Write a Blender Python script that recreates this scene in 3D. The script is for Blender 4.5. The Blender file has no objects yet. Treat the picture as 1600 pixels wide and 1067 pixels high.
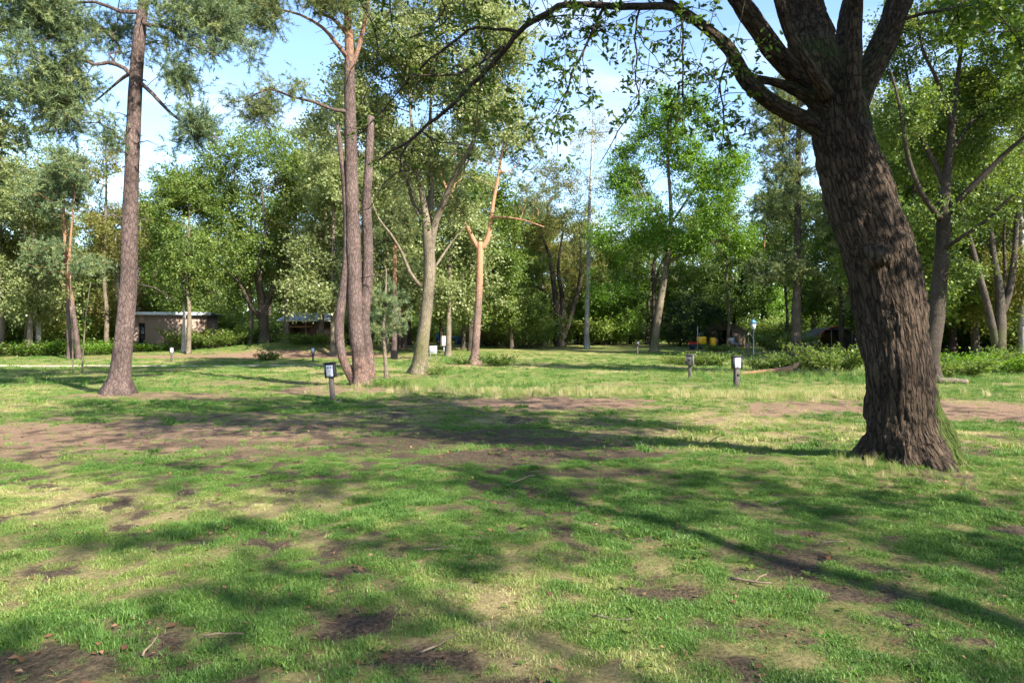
import bpy, math
import numpy as np
from mathutils import Vector

sc = bpy.context.scene
R = math.radians

# ------------------------------------------------------------------ camera
CAMH, FPX, HOR = 1.6, 1067.0, 527.0
cam_d = bpy.data.cameras.new('camera')
cam = bpy.data.objects.new('camera', cam_d)
sc.collection.objects.link(cam)
cam_d.sensor_width = 36.0
cam_d.lens = 36.0 * FPX / 1600.0
cam_d.clip_start = 0.05
cam_d.clip_end = 2000
cam.location = (0, 0, CAMH)
cam.rotation_euler = (R(90 - math.degrees(math.atan((533.5 - HOR) / FPX))), 0, 0)
sc.camera = cam

# ------------------------------------------------------------------ sky, sun, exposure
SUN_EL, SUN_AZ = 37.0, -45.0          # azimuth from +X, counter-clockwise
w = bpy.data.worlds.new('World'); sc.world = w; w.use_nodes = True
nt = w.node_tree; nt.nodes.clear()
out = nt.nodes.new('ShaderNodeOutputWorld')
bg = nt.nodes.new('ShaderNodeBackground'); bg.inputs['Strength'].default_value = 0.115
sky = nt.nodes.new('ShaderNodeTexSky'); sky.sky_type = 'NISHITA'; sky.sun_disc = False
sky.sun_elevation = R(SUN_EL); sky.sun_rotation = R(90 - SUN_AZ)
sky.altitude = 20; sky.air_density = 1.0; sky.dust_density = 0.3; sky.ozone_density = 3.0
tc = nt.nodes.new('ShaderNodeTexCoord')
mp = nt.nodes.new('ShaderNodeMapping'); mp.inputs['Scale'].default_value = (1.4, 2.0, 7.5)
ns = nt.nodes.new('ShaderNodeTexNoise'); ns.inputs['Scale'].default_value = 1.6
ns.inputs['Detail'].default_value = 7; ns.inputs['Roughness'].default_value = 0.55; ns.inputs['Distortion'].default_value = 0.4
rp = nt.nodes.new('ShaderNodeValToRGB')
rp.color_ramp.elements[0].position = 0.46; rp.color_ramp.elements[0].color = (0, 0, 0, 1)
rp.color_ramp.elements[1].position = 0.66; rp.color_ramp.elements[1].color = (1, 1, 1, 1)
mx = nt.nodes.new('ShaderNodeMix'); mx.data_type = 'RGBA'
mx.inputs['B'].default_value = (4.3, 4.5, 4.8, 1)
mu = nt.nodes.new('ShaderNodeMath'); mu.operation = 'MULTIPLY'; mu.inputs[1].default_value = 0.36
nt.links.new(tc.outputs['Generated'], mp.inputs['Vector']); nt.links.new(mp.outputs[0], ns.inputs['Vector'])
nt.links.new(ns.outputs['Fac'], rp.inputs[0]); nt.links.new(rp.outputs[0], mu.inputs[0])
nt.links.new(mu.outputs[0], mx.inputs['Factor']); nt.links.new(sky.outputs[0], mx.inputs['A'])
nt.links.new(mx.outputs['Result'], bg.inputs['Color']); nt.links.new(bg.outputs[0], out.inputs[0])

sl = bpy.data.lights.new('sun', 'SUN'); sl.energy = 5.0; sl.angle = R(0.53); sl.color = (1.0, 0.93, 0.82)
sun = bpy.data.objects.new('sun', sl); sc.collection.objects.link(sun)
sd = Vector((math.cos(R(SUN_EL)) * math.cos(R(SUN_AZ)), math.cos(R(SUN_EL)) * math.sin(R(SUN_AZ)), math.sin(R(SUN_EL))))
sun.rotation_euler = sd.to_track_quat('Z', 'Y').to_euler(); sun.location = (20, -20, 30)
SUNV = np.array(sd)

vs = sc.view_settings
vs.view_transform = 'Standard'; vs.look = 'None'; vs.gamma = 1.0; vs.exposure = 1.85
try: vs.use_curve_mapping = False
except Exception: pass
cy = sc.cycles
cy.use_light_tree = False; cy.adaptive_threshold = 0.02; cy.max_bounces = 5; cy.diffuse_bounces = 3; cy.glossy_bounces = 2; cy.transmission_bounces = 4; cy.transparent_max_bounces = 8
cy.use_denoising = True; cy.caustics_reflective = False; cy.caustics_refractive = False
cy.sample_clamp_indirect = 6.0
try: cy.denoiser = 'OPENIMAGEDENOISE'
except Exception: pass

# ------------------------------------------------------------------ helpers
rng = np.random.default_rng(158)

def hash3(ix, iy, iz, seed):
    h = (ix.astype(np.int64) * 374761393 + iy.astype(np.int64) * 668265263 + iz.astype(np.int64) * 2147483647 + seed * 144665) & 0xffffffff
    h = ((h ^ (h >> 13)) * 1274126177) & 0xffffffff
    h = ((h ^ (h >> 16)) * 2246822519) & 0xffffffff
    return ((h ^ (h >> 15)) & 0xffffff) / float(0xffffff)

def vnoise(p, seed=0):
    p = np.asarray(p, float)
    f = np.floor(p); t = p - f; i = f.astype(np.int64); t = t * t * (3 - 2 * t)
    x, y, z = i[:, 0], i[:, 1], i[:, 2]
    def H(a, b, c): return hash3(x + a, y + b, z + c, seed)
    tx, ty, tz = t[:, 0], t[:, 1], t[:, 2]
    a = H(0,0,0)*(1-tx)+H(1,0,0)*tx; b = H(0,1,0)*(1-tx)+H(1,1,0)*tx
    c = H(0,0,1)*(1-tx)+H(1,0,1)*tx; d = H(0,1,1)*(1-tx)+H(1,1,1)*tx
    return (a*(1-ty)+b*ty)*(1-tz)+(c*(1-ty)+d*ty)*tz

def fbm(p, oct=4, seed=0):
    s = 0; a = 0.5; tot = 0; p = np.asarray(p, float).copy()
    for k in range(oct):
        s = s + a * vnoise(p, seed + k * 17); tot += a; a *= 0.5; p = p * 2.03 + 11.3
    return s / tot

def fb2(x, y, sc_, oct=4, seed=0):
    x = np.asarray(x, float); y = np.asarray(y, float)
    return fbm(np.stack([x.ravel() * sc_, y.ravel() * sc_, np.full(x.size, seed * 3.7 + 0.5)], 1), oct, seed).reshape(x.shape)

def sstep(a, b, x):
    t = np.clip((x - a) / (b - a), 0, 1); return t * t * (3 - 2 * t)

OAK = np.array([4.80, 8.2])
def bump2(x, y, cx, cy_, rx, ry):
    return np.exp(-(((x - cx) / rx) ** 2 + ((y - cy_) / ry) ** 2))

def terrain(x, y):
    x = np.asarray(x, float); y = np.asarray(y, float)
    z = 0.75 * sstep(34, 78, y)
    z = z + 0.85 * bump2(x, y, -17.5, 55, 7.5, 4.5) * sstep(48, 53, y)
    z = z + 0.16 * bump2(x, y, OAK[0], OAK[1], 1.5, 1.2) + 0.12 * bump2(x, y, -4.7, 21.3, 2.0, 1.3) + 0.1 * bump2(x, y, -10.4, 18, 1.6, 1.1)
    z = z + (fb2(x, y, 0.35, 3, 3) - 0.5) * 0.12 * sstep(0.5, 6, np.abs(y)) + (fb2(x, y, 2.2, 3, 5) - 0.5) * 0.045
    return z
def tz(x, y): return float(terrain(np.array([x]), np.array([y]))[0])

def W(px, py, d):
    return np.array([(px - 800.0) / FPX * d, d, CAMH + (HOR - py) / FPX * d])
def G(px, d):
    x = (px - 800.0) / FPX * d
    return np.array([x, d, tz(x, d)])

class MB:
    """collects quads and triangles, links them as one mesh object"""
    def __init__(s): s.v = []; s.q = []; s.t = []; s.n = 0; s.tint = []; s.a2 = []
    def add(s, v, q=None, t=None, tint=0.5, a2=0.0):
        v = np.asarray(v, float).reshape(-1, 3)
        if q is not None and len(q): s.q.append(np.asarray(q, np.int64).reshape(-1, 4) + s.n)
        if t is not None and len(t): s.t.append(np.asarray(t, np.int64).reshape(-1, 3) + s.n)
        s.v.append(v); s.n += len(v)
        s.tint.append(np.broadcast_to(np.asarray(tint, float), (len(v),)))
        s.a2.append(np.broadcast_to(np.asarray(a2, float), (len(v),)))
        return s
    def mesh(s, name, mat, smooth=False, shift=None):
        me = bpy.data.meshes.new(name)
        v = np.concatenate(s.v) if s.v else np.zeros((0, 3))
        if shift is not None: v = v - np.asarray(shift)
        q = np.concatenate(s.q) if s.q else np.zeros((0, 4), np.int64)
        t = np.concatenate(s.t) if s.t else np.zeros((0, 3), np.int64)
        me.vertices.add(len(v)); me.vertices.foreach_set('co', v.astype(np.float32).ravel())
        nl = len(q) * 4 + len(t) * 3
        me.loops.add(nl); me.loops.foreach_set('vertex_index', np.concatenate([q.ravel(), t.ravel()]).astype(np.int32))
        me.polygons.add(len(q) + len(t))
        ls = np.concatenate([np.arange(len(q)) * 4, len(q) * 4 + np.arange(len(t)) * 3]).astype(np.int32)
        me.polygons.foreach_set('loop_start', ls)
        if smooth: me.polygons.foreach_set('use_smooth', np.ones(len(q) + len(t), bool))
        me.update(calc_edges=True)
        at = me.attributes.new('tint', 'FLOAT', 'POINT'); at.data.foreach_set('value', np.concatenate(s.tint).astype(np.float32))
        at = me.attributes.new('extra', 'FLOAT', 'POINT'); at.data.foreach_set('value', np.concatenate(s.a2).astype(np.float32))
        if mat is not None: me.materials.append(mat)
        return me
    def build(s, name, mat, parent=None, smooth=False, shift=None):
        return obj(name, s.mesh(name, mat, smooth, shift), parent)
    # primitive shapes
    def box(s, c, size, rz=0.0, taper=1.0, bevel=0.0, **k):
        hx, hy, hz = np.array(size) / 2.0
        if bevel > 0:
            prof = []
            b = bevel
            for z, ins in ((-hz, b), (-hz + b, 0), (hz - b, 0), (hz, b)):
                f = taper if z > 0 else 1.0
                X, Y = (hx - ins) * f, (hy - ins) * f; bb = b if ins == 0 else b * 0.6
                prof.append([(X - bb, -Y, z), (X, -Y + bb, z), (X, Y - bb, z), (X - bb, Y, z), (-X + bb, Y, z), (-X, Y - bb, z), (-X, -Y + bb, z), (-X + bb, -Y, z)])
            v = np.array(prof).reshape(-1, 3); q = []; t = []
            for r in range(3):
                for j in range(8): q.append((r*8+j, r*8+(j+1) % 8, r*8+8+(j+1) % 8, r*8+8+j))
            for base, o in ((0, -1), (24, 1)):
                f4 = [(0,1,2,3), (0,3,4,7), (4,5,6,7)]
                for f in f4: q.append(tuple(base + i for i in (f if o > 0 else f[::-1])))
        else:
            v = np.array([(sx*hx*(taper if sz > 0 else 1), sy*hy*(taper if sz > 0 else 1), sz*hz) for sz in (-1, 1) for sy in (-1, 1) for sx in (-1, 1)])
            q = [(0,2,3,1), (4,5,7,6), (0,1,5,4), (2,6,7,3), (0,4,6,2), (1,3,7,5)]
        ca, sa = math.cos(rz), math.sin(rz)
        v = np.stack([v[:,0]*ca - v[:,1]*sa, v[:,0]*sa + v[:,1]*ca, v[:,2]], 1) + np.asarray(c)
        return s.add(v, q, **k)
    def tube(s, pts, rad, sides=6, cap=True, flat=None, **k):
        pts = np.asarray(pts, float); n = len(pts); rad = np.broadcast_to(np.asarray(rad, float), (n,))
        tg = np.gradient(pts, axis=0); tg /= np.linalg.norm(tg, axis=1)[:, None] + 1e-9
        ref = np.array([0.3, 1.0, 0.1]) if abs(tg[0][2]) > 0.7 else np.array([0.05, 0.1, 1.0])
        U = np.zeros((n, 3)); u = ref - tg[0] * ref.dot(tg[0]); u /= np.linalg.norm(u)
        for i in range(n):
            u = u - tg[i] * u.dot(tg[i]); u /= np.linalg.norm(u) + 1e-9; U[i] = u
        V = np.cross(tg, U)
        a = np.arange(sides) * 2 * math.pi / sides
        v = pts[:, None] + rad[:, None, None] * (np.cos(a)[None, :, None] * U[:, None] + np.sin(a)[None, :, None] * V[:, None])
        j = np.arange(sides); j2 = (j + 1) % sides
        q = (np.arange(n - 1)[:, None, None] * sides + np.stack([j, j2, j2 + sides, j + sides], 1)[None]).reshape(-1, 4)
        v = v.reshape(-1, 3); t = None
        if cap:
            v = np.concatenate([v, pts[:1], pts[-1:]])
            c0, c1 = n * sides, n * sides + 1; e = (n - 1) * sides
            t = np.concatenate([np.stack([j2, j, np.full(sides, c0)], 1), np.stack([e + j, e + j2, np.full(sides, c1)], 1)])
        return s.add(v, q, t, **k)
    def cyl(s, p0, p1, r0, r1=None, sides=12, **k):
        return s.tube([p0, p1], [r0, r0 if r1 is None else r1], sides, **k)
    def prism(s, poly, thick_vec, **k):
        """polygon (ordered 3D points) extruded by a vector; convex"""
        p = np.asarray(poly, float); n = len(p); v = np.concatenate([p, p + np.asarray(thick_vec)])
        q = [(i, (i+1) % n, n + (i+1) % n, n + i) for i in range(n)]
        t = [(0, i+1, i) for i in range(1, n-1)] + [(n, n+i, n+i+1) for i in range(1, n-1)]
        return s.add(v, q, t, **k)

def obj(name, me, parent=None):
    o = bpy.data.objects.new(name, me); sc.collection.objects.link(o)
    if parent is not None: o.parent = parent
    return o
def tag(o, label, cat, group=None, kind=None):
    o['label'] = label; o['category'] = cat
    if group: o['group'] = group
    if kind: o['kind'] = kind
    return o
def thing(name, label, cat, loc, rz=0.0, group=None):
    o = bpy.data.objects.new(name, None); o.empty_display_size = 0.2; sc.collection.objects.link(o)
    o.location = tuple(float(c) for c in loc); o.rotation_euler = (0, 0, rz)
    return tag(o, label, cat, group)
def copy_tree(root, label, loc, rz=0.0, scale=1.0, group=None):
    r = root.copy(); sc.collection.objects.link(r); r.location = tuple(float(c) for c in loc); r.rotation_euler = (0, 0, rz)
    s = scale if hasattr(scale, '__len__') else (scale,) * 3
    r.scale = s; r['label'] = label
    if group: r['group'] = group
    for ch in root.children:
        c = ch.copy(); sc.collection.objects.link(c); c.parent = r
        for g in ch.children:
            d = g.copy(); sc.collection.objects.link(d); d.parent = c
    return r

# ------------------------------------------------------------------ materials
def new_mat(name):
    m = bpy.data.materials.new(name); m.use_nodes = True
    n = m.node_tree; n.nodes.clear()
    o = n.nodes.new('ShaderNodeOutputMaterial')
    return m, n, o
def nd(n, t, **kw):
    x = n.nodes.new(t)
    for k, v in kw.items():
        if k in x.inputs: x.inputs[k].default_value = v
        else: setattr(x, k, v)
    return x
def c4(c): return (c[0], c[1], c[2], 1.0)
def ramp(n, stops):
    r = n.nodes.new('ShaderNodeValToRGB'); e = r.color_ramp.elements
    while len(e) < len(stops): e.new(0.5)
    for i, (p, c) in enumerate(stops): e[i].position = p; e[i].color = c4(c)
    return r

def leaf_mat(name, stops, transl=0.48, gloss=0.018, rough=0.5, attr_type='GEOMETRY'):
    m, n, o = new_mat(name)
    at = nd(n, 'ShaderNodeAttribute', attribute_name='tint'); at.attribute_type = attr_type
    r = ramp(n, stops); n.links.new(at.outputs['Fac'], r.inputs[0])
    d = nd(n, 'ShaderNodeBsdfDiffuse'); t = nd(n, 'ShaderNodeBsdfTranslucent')
    hs = nd(n, 'ShaderNodeHueSaturation', Hue=0.485, Saturation=1.15, Value=1.25)
    n.links.new(r.outputs[0], d.inputs['Color']); n.links.new(r.outputs[0], hs.inputs['Color']); n.links.new(hs.outputs[0], t.inputs['Color'])
    m1 = nd(n, 'ShaderNodeMixShader'); m1.inputs[0].default_value = transl
    n.links.new(d.outputs[0], m1.inputs[1]); n.links.new(t.outputs[0], m1.inputs[2])
    g = nd(n, 'ShaderNodeBsdfGlossy', Roughness=rough); g.inputs['Color'].default_value = (1, 1, 1, 1)
    m2 = nd(n, 'ShaderNodeMixShader'); m2.inputs[0].default_value = gloss
    n.links.new(m1.outputs[0], m2.inputs[1]); n.links.new(g.outputs[0], m2.inputs[2]); n.links.new(m2.outputs[0], o.inputs[0])
    return m

def bark_mat(name, dark, light, extra=None, zs=(9, 9, 1.6), bump=0.5, dist=0.02, crack=0.6, use_attr=False, warp=1.3):
    """long furrows from stretched, strongly warped cells at two sizes; the 'extra' vertex attribute blends in moss or orange upper bark"""
    m, n, o = new_mat(name)
    tcn = nd(n, 'ShaderNodeTexCoord'); mpn = nd(n, 'ShaderNodeMapping'); mpn.inputs['Scale'].default_value = zs
    src = nd(n, 'ShaderNodeAttribute', attribute_name='barkco').outputs['Vector'] if use_attr else tcn.outputs['Object']
    n.links.new(src, mpn.inputs['Vector'])
    def warped(scale, amount, off):
        nz = nd(n, 'ShaderNodeTexNoise', Scale=scale, Detail=5.0, Roughness=0.6)
        ad_ = nd(n, 'ShaderNodeVectorMath', operation='ADD'); ad_.inputs[1].default_value = off; n.links.new(mpn.outputs[0], ad_.inputs[0]); n.links.new(ad_.outputs[0], nz.inputs['Vector'])
        sb = nd(n, 'ShaderNodeVectorMath', operation='SUBTRACT'); sb.inputs[1].default_value = (.5, .5, .5); n.links.new(nz.outputs['Color'], sb.inputs[0])
        sc1 = nd(n, 'ShaderNodeVectorMath', operation='SCALE'); sc1.inputs['Scale'].default_value = amount; n.links.new(sb.outputs[0], sc1.inputs[0])
        a2_ = nd(n, 'ShaderNodeVectorMath', operation='ADD'); n.links.new(ad_.outputs[0], a2_.inputs[0]); n.links.new(sc1.outputs[0], a2_.inputs[1]); return a2_.outputs[0]
    def cells(vec, scale, mx_):
        vo = nd(n, 'ShaderNodeTexVoronoi', Scale=scale); vo.feature = 'DISTANCE_TO_EDGE'; n.links.new(vec, vo.inputs['Vector'])
        ht = nd(n, 'ShaderNodeMapRange'); ht.inputs['From Max'].default_value = mx_; ht.interpolation_type = 'SMOOTHSTEP'; n.links.new(vo.outputs['Distance'], ht.inputs['Value']); return ht.outputs[0]
    c1 = cells(warped(0.8, warp, (0, 0, 0)), 1.0, 0.26); c2 = cells(warped(1.4, warp * .7, (7.3, 2.1, 4.4)), 2.3, 0.3)
    n2 = nd(n, 'ShaderNodeTexNoise', Scale=3.2, Detail=8.0, Roughness=0.72); n.links.new(mpn.outputs[0], n2.inputs['Vector'])
    def madd(a, k, c):
        x = nd(n, 'ShaderNodeMath', operation='MULTIPLY_ADD'); n.links.new(a, x.inputs[0]); x.inputs[1].default_value = k
        if isinstance(c, float): x.inputs[2].default_value = c
        else: n.links.new(c, x.inputs[2])
        return x.outputs[0]
    hgt = madd(c1, crack * .5, madd(c2, crack * .32, madd(n2.outputs['Fac'], 1.15 - crack * .5, -0.12 - 0.08 * (1 - crack))))
    r = ramp(n, [(0.15, dark), (0.55, tuple(a * .5 + b * .5 for a, b in zip(dark, light))), (0.95, light)]); n.links.new(hgt, r.inputs[0])
    big = nd(n, 'ShaderNodeTexNoise', Scale=1.3, Detail=4.0); n.links.new(tcn.outputs['Object'], big.inputs['Vector'])
    bc = nd(n, 'ShaderNodeMapRange'); bc.inputs['From Min'].default_value = .3; bc.inputs['From Max'].default_value = .7; bc.inputs['To Min'].default_value = 0.6; bc.inputs['To Max'].default_value = 1.3; n.links.new(big.outputs['Fac'], bc.inputs['Value'])
    vm = nd(n, 'ShaderNodeVectorMath', operation='SCALE'); n.links.new(r.outputs[0], vm.inputs[0]); n.links.new(bc.outputs[0], vm.inputs['Scale'])
    col = vm.outputs[0]
    if extra is not None:
        at = nd(n, 'ShaderNodeAttribute', attribute_name='extra')
        n3 = nd(n, 'ShaderNodeTexNoise', Scale=9.0, Detail=7.0, Roughness=.7); n.links.new(tcn.outputs['Object'], n3.inputs['Vector'])
        mb = nd(n, 'ShaderNodeMath', operation='ADD'); mb.use_clamp = True; n.links.new(madd(n3.outputs['Fac'], 1.3, -.65), mb.inputs[0]); n.links.new(at.outputs['Fac'], mb.inputs[1])
        sm = nd(n, 'ShaderNodeMapRange'); sm.inputs['From Min'].default_value = 0.3; sm.inputs['From Max'].default_value = 0.8; n.links.new(mb.outputs[0], sm.inputs['Value'])
        vr = nd(n, 'ShaderNodeVectorMath', operation='SCALE'); vr.inputs[0].default_value = extra
        vb = nd(n, 'ShaderNodeMapRange'); vb.inputs['To Min'].default_value = 0.45; vb.inputs['To Max'].default_value = 1.4; n.links.new(hgt, vb.inputs['Value']); n.links.new(vb.outputs[0], vr.inputs['Scale'])
        mc = nd(n, 'ShaderNodeMix'); mc.data_type = 'RGBA'; n.links.new(sm.outputs[0], mc.inputs['Factor']); n.links.new(col, mc.inputs['A']); n.links.new(vr.outputs[0], mc.inputs['B'])
        col = mc.outputs['Result']
    b = nd(n, 'ShaderNodeBsdfPrincipled', Roughness=0.92); b.inputs['Specular IOR Level'].default_value = 0.15
    n.links.new(col, b.inputs['Base Color'])
    bp = nd(n, 'ShaderNodeBump', Strength=bump, Distance=dist); n.links.new(hgt, bp.inputs['Height']); n.links.new(bp.outputs[0], b.inputs['Normal'])
    n.links.new(b.outputs[0], o.inputs[0])
    return m

def plain(name, col, rough=0.6, var=0.15, scale=8.0, metal=0.0, bump=0.0, stretch=(1, 1, 1)):
    m, n, o = new_mat(name)
    tcn = nd(n, 'ShaderNodeTexCoord'); mpn = nd(n, 'ShaderNodeMapping'); mpn.inputs['Scale'].default_value = stretch
    n.links.new(tcn.outputs['Object'], mpn.inputs['Vector'])
    nz = nd(n, 'ShaderNodeTexNoise', Scale=scale, Detail=5.0, Roughness=0.6); n.links.new(mpn.outputs[0], nz.inputs['Vector'])
    r = ramp(n, [(0.3, tuple(c * (1 - var) for c in col)), (0.7, tuple(min(1, c * (1 + var)) for c in col))]); n.links.new(nz.outputs['Fac'], r.inputs[0])
    b = nd(n, 'ShaderNodeBsdfPrincipled', Roughness=rough, Metallic=metal); n.links.new(r.outputs[0], b.inputs['Base Color'])
    if bump:
        bp = nd(n, 'ShaderNodeBump', Strength=bump, Distance=0.01); n.links.new(nz.outputs['Fac'], bp.inputs['Height']); n.links.new(bp.outputs[0], b.inputs['Normal'])
    n.links.new(b.outputs[0], o.inputs[0]); return m

M = {}
M['leaf_oak'] = leaf_mat('leaf_oak', [(0.0, (0.03, 0.065, 0.014)), (0.5, (0.065, 0.12, 0.022)), (1.0, (0.13, 0.18, 0.03))])
M['leaf_mid'] = leaf_mat('leaf_mid', [(0.0, (0.05, 0.095, 0.02)), (0.5, (0.115, 0.18, 0.035)), (1.0, (0.22, 0.265, 0.06))])
M['leaf_pale'] = leaf_mat('leaf_pale', [(0.0, (0.10, 0.14, 0.045)), (0.5, (0.20, 0.245, 0.085)), (1.0, (0.36, 0.38, 0.19))])
M['leaf_bright'] = leaf_mat('leaf_bright', [(0.0, (0.05, 0.12, 0.012)), (0.5, (0.10, 0.20, 0.022)), (1.0, (0.18, 0.30, 0.04))])
M['leaf_yellow'] = leaf_mat('leaf_yellow', [(0.0, (0.09, 0.11, 0.022)), (0.5, (0.17, 0.18, 0.045)), (1.0, (0.28, 0.24, 0.08))])
M['leaf_under_lifted'] = leaf_mat('leaf_under_lifted', [(0.0, (0.09, 0.15, 0.035)), (0.5, (0.19, 0.27, 0.065)), (1.0, (0.32, 0.38, 0.11))])  # leaf colour made paler to stand in for light missing under the trees
M['leaf_dark'] = leaf_mat('leaf_dark', [(0.0, (0.012, 0.026, 0.009)), (0.5, (0.022, 0.045, 0.015)), (1.0, (0.045, 0.07, 0.02))], transl=0.12)
M['needle'] = leaf_mat('needle', [(0.0, (0.06, 0.09, 0.035)), (0.5, (0.13, 0.165, 0.058)), (1.0, (0.23, 0.25, 0.085))], transl=0.25)
M['needle_blue'] = leaf_mat('needle_blue', [(0.0, (0.06, 0.10, 0.05)), (0.5, (0.13, 0.185, 0.08)), (1.0, (0.25, 0.28, 0.10))], transl=0.25)
M['grass'] = leaf_mat('grass', [(0.0, (0.045, 0.115, 0.02)), (0.45, (0.10, 0.19, 0.034)), (0.75, (0.22, 0.26, 0.07)), (1.0, (0.48, 0.41, 0.21))], transl=0.3, attr_type='INSTANCER')
M['dry_leaf'] = leaf_mat('dry_leaf', [(0.0, (0.07, 0.035, 0.02)), (0.5, (0.19, 0.10, 0.05)), (1.0, (0.38, 0.26, 0.13))], transl=0.15)
M['bark_oak'] = bark_mat('bark_oak', (0.005, 0.004, 0.003), (0.088, 0.062, 0.043), extra=(0.04, 0.058, 0.011), zs=(17, 17, 17), bump=1.0, dist=0.035, crack=1.0, use_attr=True, warp=0.9)
M['bark_branch'] = bark_mat('bark_branch', (0.018, 0.014, 0.012), (0.085, 0.066, 0.052), extra=(0.06, 0.08, 0.02), zs=(14, 14, 6), bump=0.4)
M['bark_pine'] = bark_mat('bark_pine', (0.028, 0.021, 0.019), (0.205, 0.145, 0.125), extra=(0.28, 0.15, 0.09), zs=(13, 13, 5), bump=0.9, dist=0.03, crack=.55, warp=1.8)
M['bark_orange'] = bark_mat('bark_orange', (0.05, 0.035, 0.028), (0.30, 0.20, 0.16), extra=(0.38, 0.20, 0.115), zs=(13, 13, 5), bump=.7, dist=.03, crack=.5, warp=1.6)
M['bark_grey'] = bark_mat('bark_grey', (0.055, 0.046, 0.033), (0.27, 0.22, 0.155), extra=(0.10, 0.105, 0.03), zs=(13, 13, 4), bump=0.5, crack=.45)
M['bark_dark'] = bark_mat('bark_dark', (0.022, 0.018, 0.015), (0.125, 0.10, 0.075), extra=(0.06, 0.07, 0.02), zs=(12, 12, 4), bump=0.5, crack=.5)
M['bark_birch'] = bark_mat('bark_birch', (0.08, 0.07, 0.06), (0.66, 0.62, 0.56), extra=(0.1, 0.1, 0.04), zs=(2.5, 2.5, 9), bump=0.2, crack=.4)

# ------------------------------------------------------------------ ground masks (shared by soil colours and grass)
PATCH = [  # cx, cy, rx, ry, strength (needle-brown pitches worn into the lawn)
    (0.9, 16.6, 2.7, 1.75, 1.0), (-7.4, 11.2, 4.2, 2.1, 0.9), (9.3, 15.0, 3.6, 2.2, 0.95), (-9.6, 18.2, 2.5, 1.3, 0.8),
    (-4.4, 20.4, 2.9, 1.3, 0.8), (-2.0, 17.0, 1.8, 1.2, 0.6), (-4.5, 13.6, 2.6, 1.0, 0.55), (2.4, 13.4, 2.2, .8, .5), (-9.0, 24.0, 2.6, 1.4, 0.5), (-4.2, 27.5, 3, 1.2, 0.35), (-1.4, 38.8, 2.4, 1.5, 0.7), (4.0, 22.5, 2.5, 1.0, 0.3),
    (-16, 49, 8, 2.6, 1.0), (-25, 49, 6, 1.6, 0.9), (13, 31.5, 2.2, 0.7, 0.9), (-21.3, 31.3, 1.6, 0.8, 0.9)]
SOIL = [(-0.9, 10.6, 2.2, .5, .9), (0.4, 9.2, 1.9, .4, .95), (-2.6, 12.2, 1.5, .5, .8), (1.6, 11.6, 1.4, .3, .7), (-4.4, 10.2, 1.6, .3, .6), (-0.86, 3.85, .30, .22, 1.0), (-0.42, 3.42, .30, .20, 1.0), (-2.35, 3.3, .38, .22, 0.9), (-2.0, 3.75, .35, .15, 0.6), (0.9, 4.25, .3, .15, 0.9), (1.3, 3.7, .4, .12, 0.6), (-0.15, 8.9, 1.2, .5, 0.9),
        (-1.7, 9.9, .8, .45, 0.9), (1.1, 7.9, .8, .3, 0.85), (-1.0, 11.4, 1.4, .45, 0.8), (0.6, 10.3, 1.3, .35, 0.75), (2.9, 8.8, .6, .2, 0.6), (0.35, 5.0, .25, .12, .6), (1.6, 5.1, .35, .1, .6),
        (-5.2, 8.8, .7, .25, .6), (-2.6, 6.6, .5, .15, .5), (-1.5, 5.6, .3, .12, .6), (4.2, 5.6, .22, .16, 1.0), (2.3, 5.3, .3, .1, .6), (-0.3, 6.3, .5, .12, .5), (0.4, 7.0, .6, .12, .5), (-3.2, 9.3, 1.2, .3, .5), (2.2, 4.4, .5, .12, .5), (3.4, 4.2, .4, .1, .5)]
def mask_sum(x, y, lst, seed):
    e = (fb2(x, y, 1.1, 4, seed) - 0.5) * 1.9 + (fb2(x, y, 6.0, 3, seed + 9) - 0.5) * 1.3 + (fb2(x, y, 21.0, 2, seed + 13) - 0.5) * 0.9
    m = np.zeros_like(x)
    for cx, cy_, rx, ry, s in lst:
        r = np.sqrt(((x - cx) / rx) ** 2 + ((y - cy_) / ry) ** 2)
        m = np.maximum(m, s * (1 - sstep(0.75, 1.25, r + e * 0.75)))
    return m
def masks(x, y):
    x = np.asarray(x, float); y = np.asarray(y, float)
    needle = mask_sum(x, y, PATCH, 21)
    soil = mask_sum(x, y, SOIL, 33)
    n1 = fb2(x, y, 0.8, 4, 41); n2 = fb2(x, y, 4.5, 4, 43)
    bare = sstep(0.51, 0.62, 0.5 * n1 + 0.5 * n2) * (1 - sstep(14, 24, y)) * 0.95
    soil = np.maximum(soil, bare * sstep(0.47, 0.60, n2))
    dry = sstep(0.46, 0.66, fb2(x, y, 0.45, 4, 51) * 0.6 + fb2(x, y, 3.0, 3, 53) * 0.4)
    dry = np.maximum(dry, 0.8 * bump2(x, y, 1.2, 19.2, 4.5, 1.2)); dry = np.maximum(dry, 0.8 * bump2(x, y, 7.5, 18.0, 3.6, 1.2))
    dry = np.maximum(dry, 0.7 * bump2(x, y, -3.2, 4.6, 1.3, .8)); dry = np.maximum(dry, 0.55 * bump2(x, y, OAK[0] - .2, OAK[1] - 1.0, 1.4, .8))
    return needle, soil, dry
def grass_density(x, y):
    n, s, d = masks(x, y)
    fine = 0.12 + 0.88 * sstep(0.38, 0.56, fb2(x, y, 6.0, 3, 61))
    return np.clip((1 - 0.93 * n) * (1 - 0.97 * s), 0, 1) * fine, n, s, d

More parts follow.
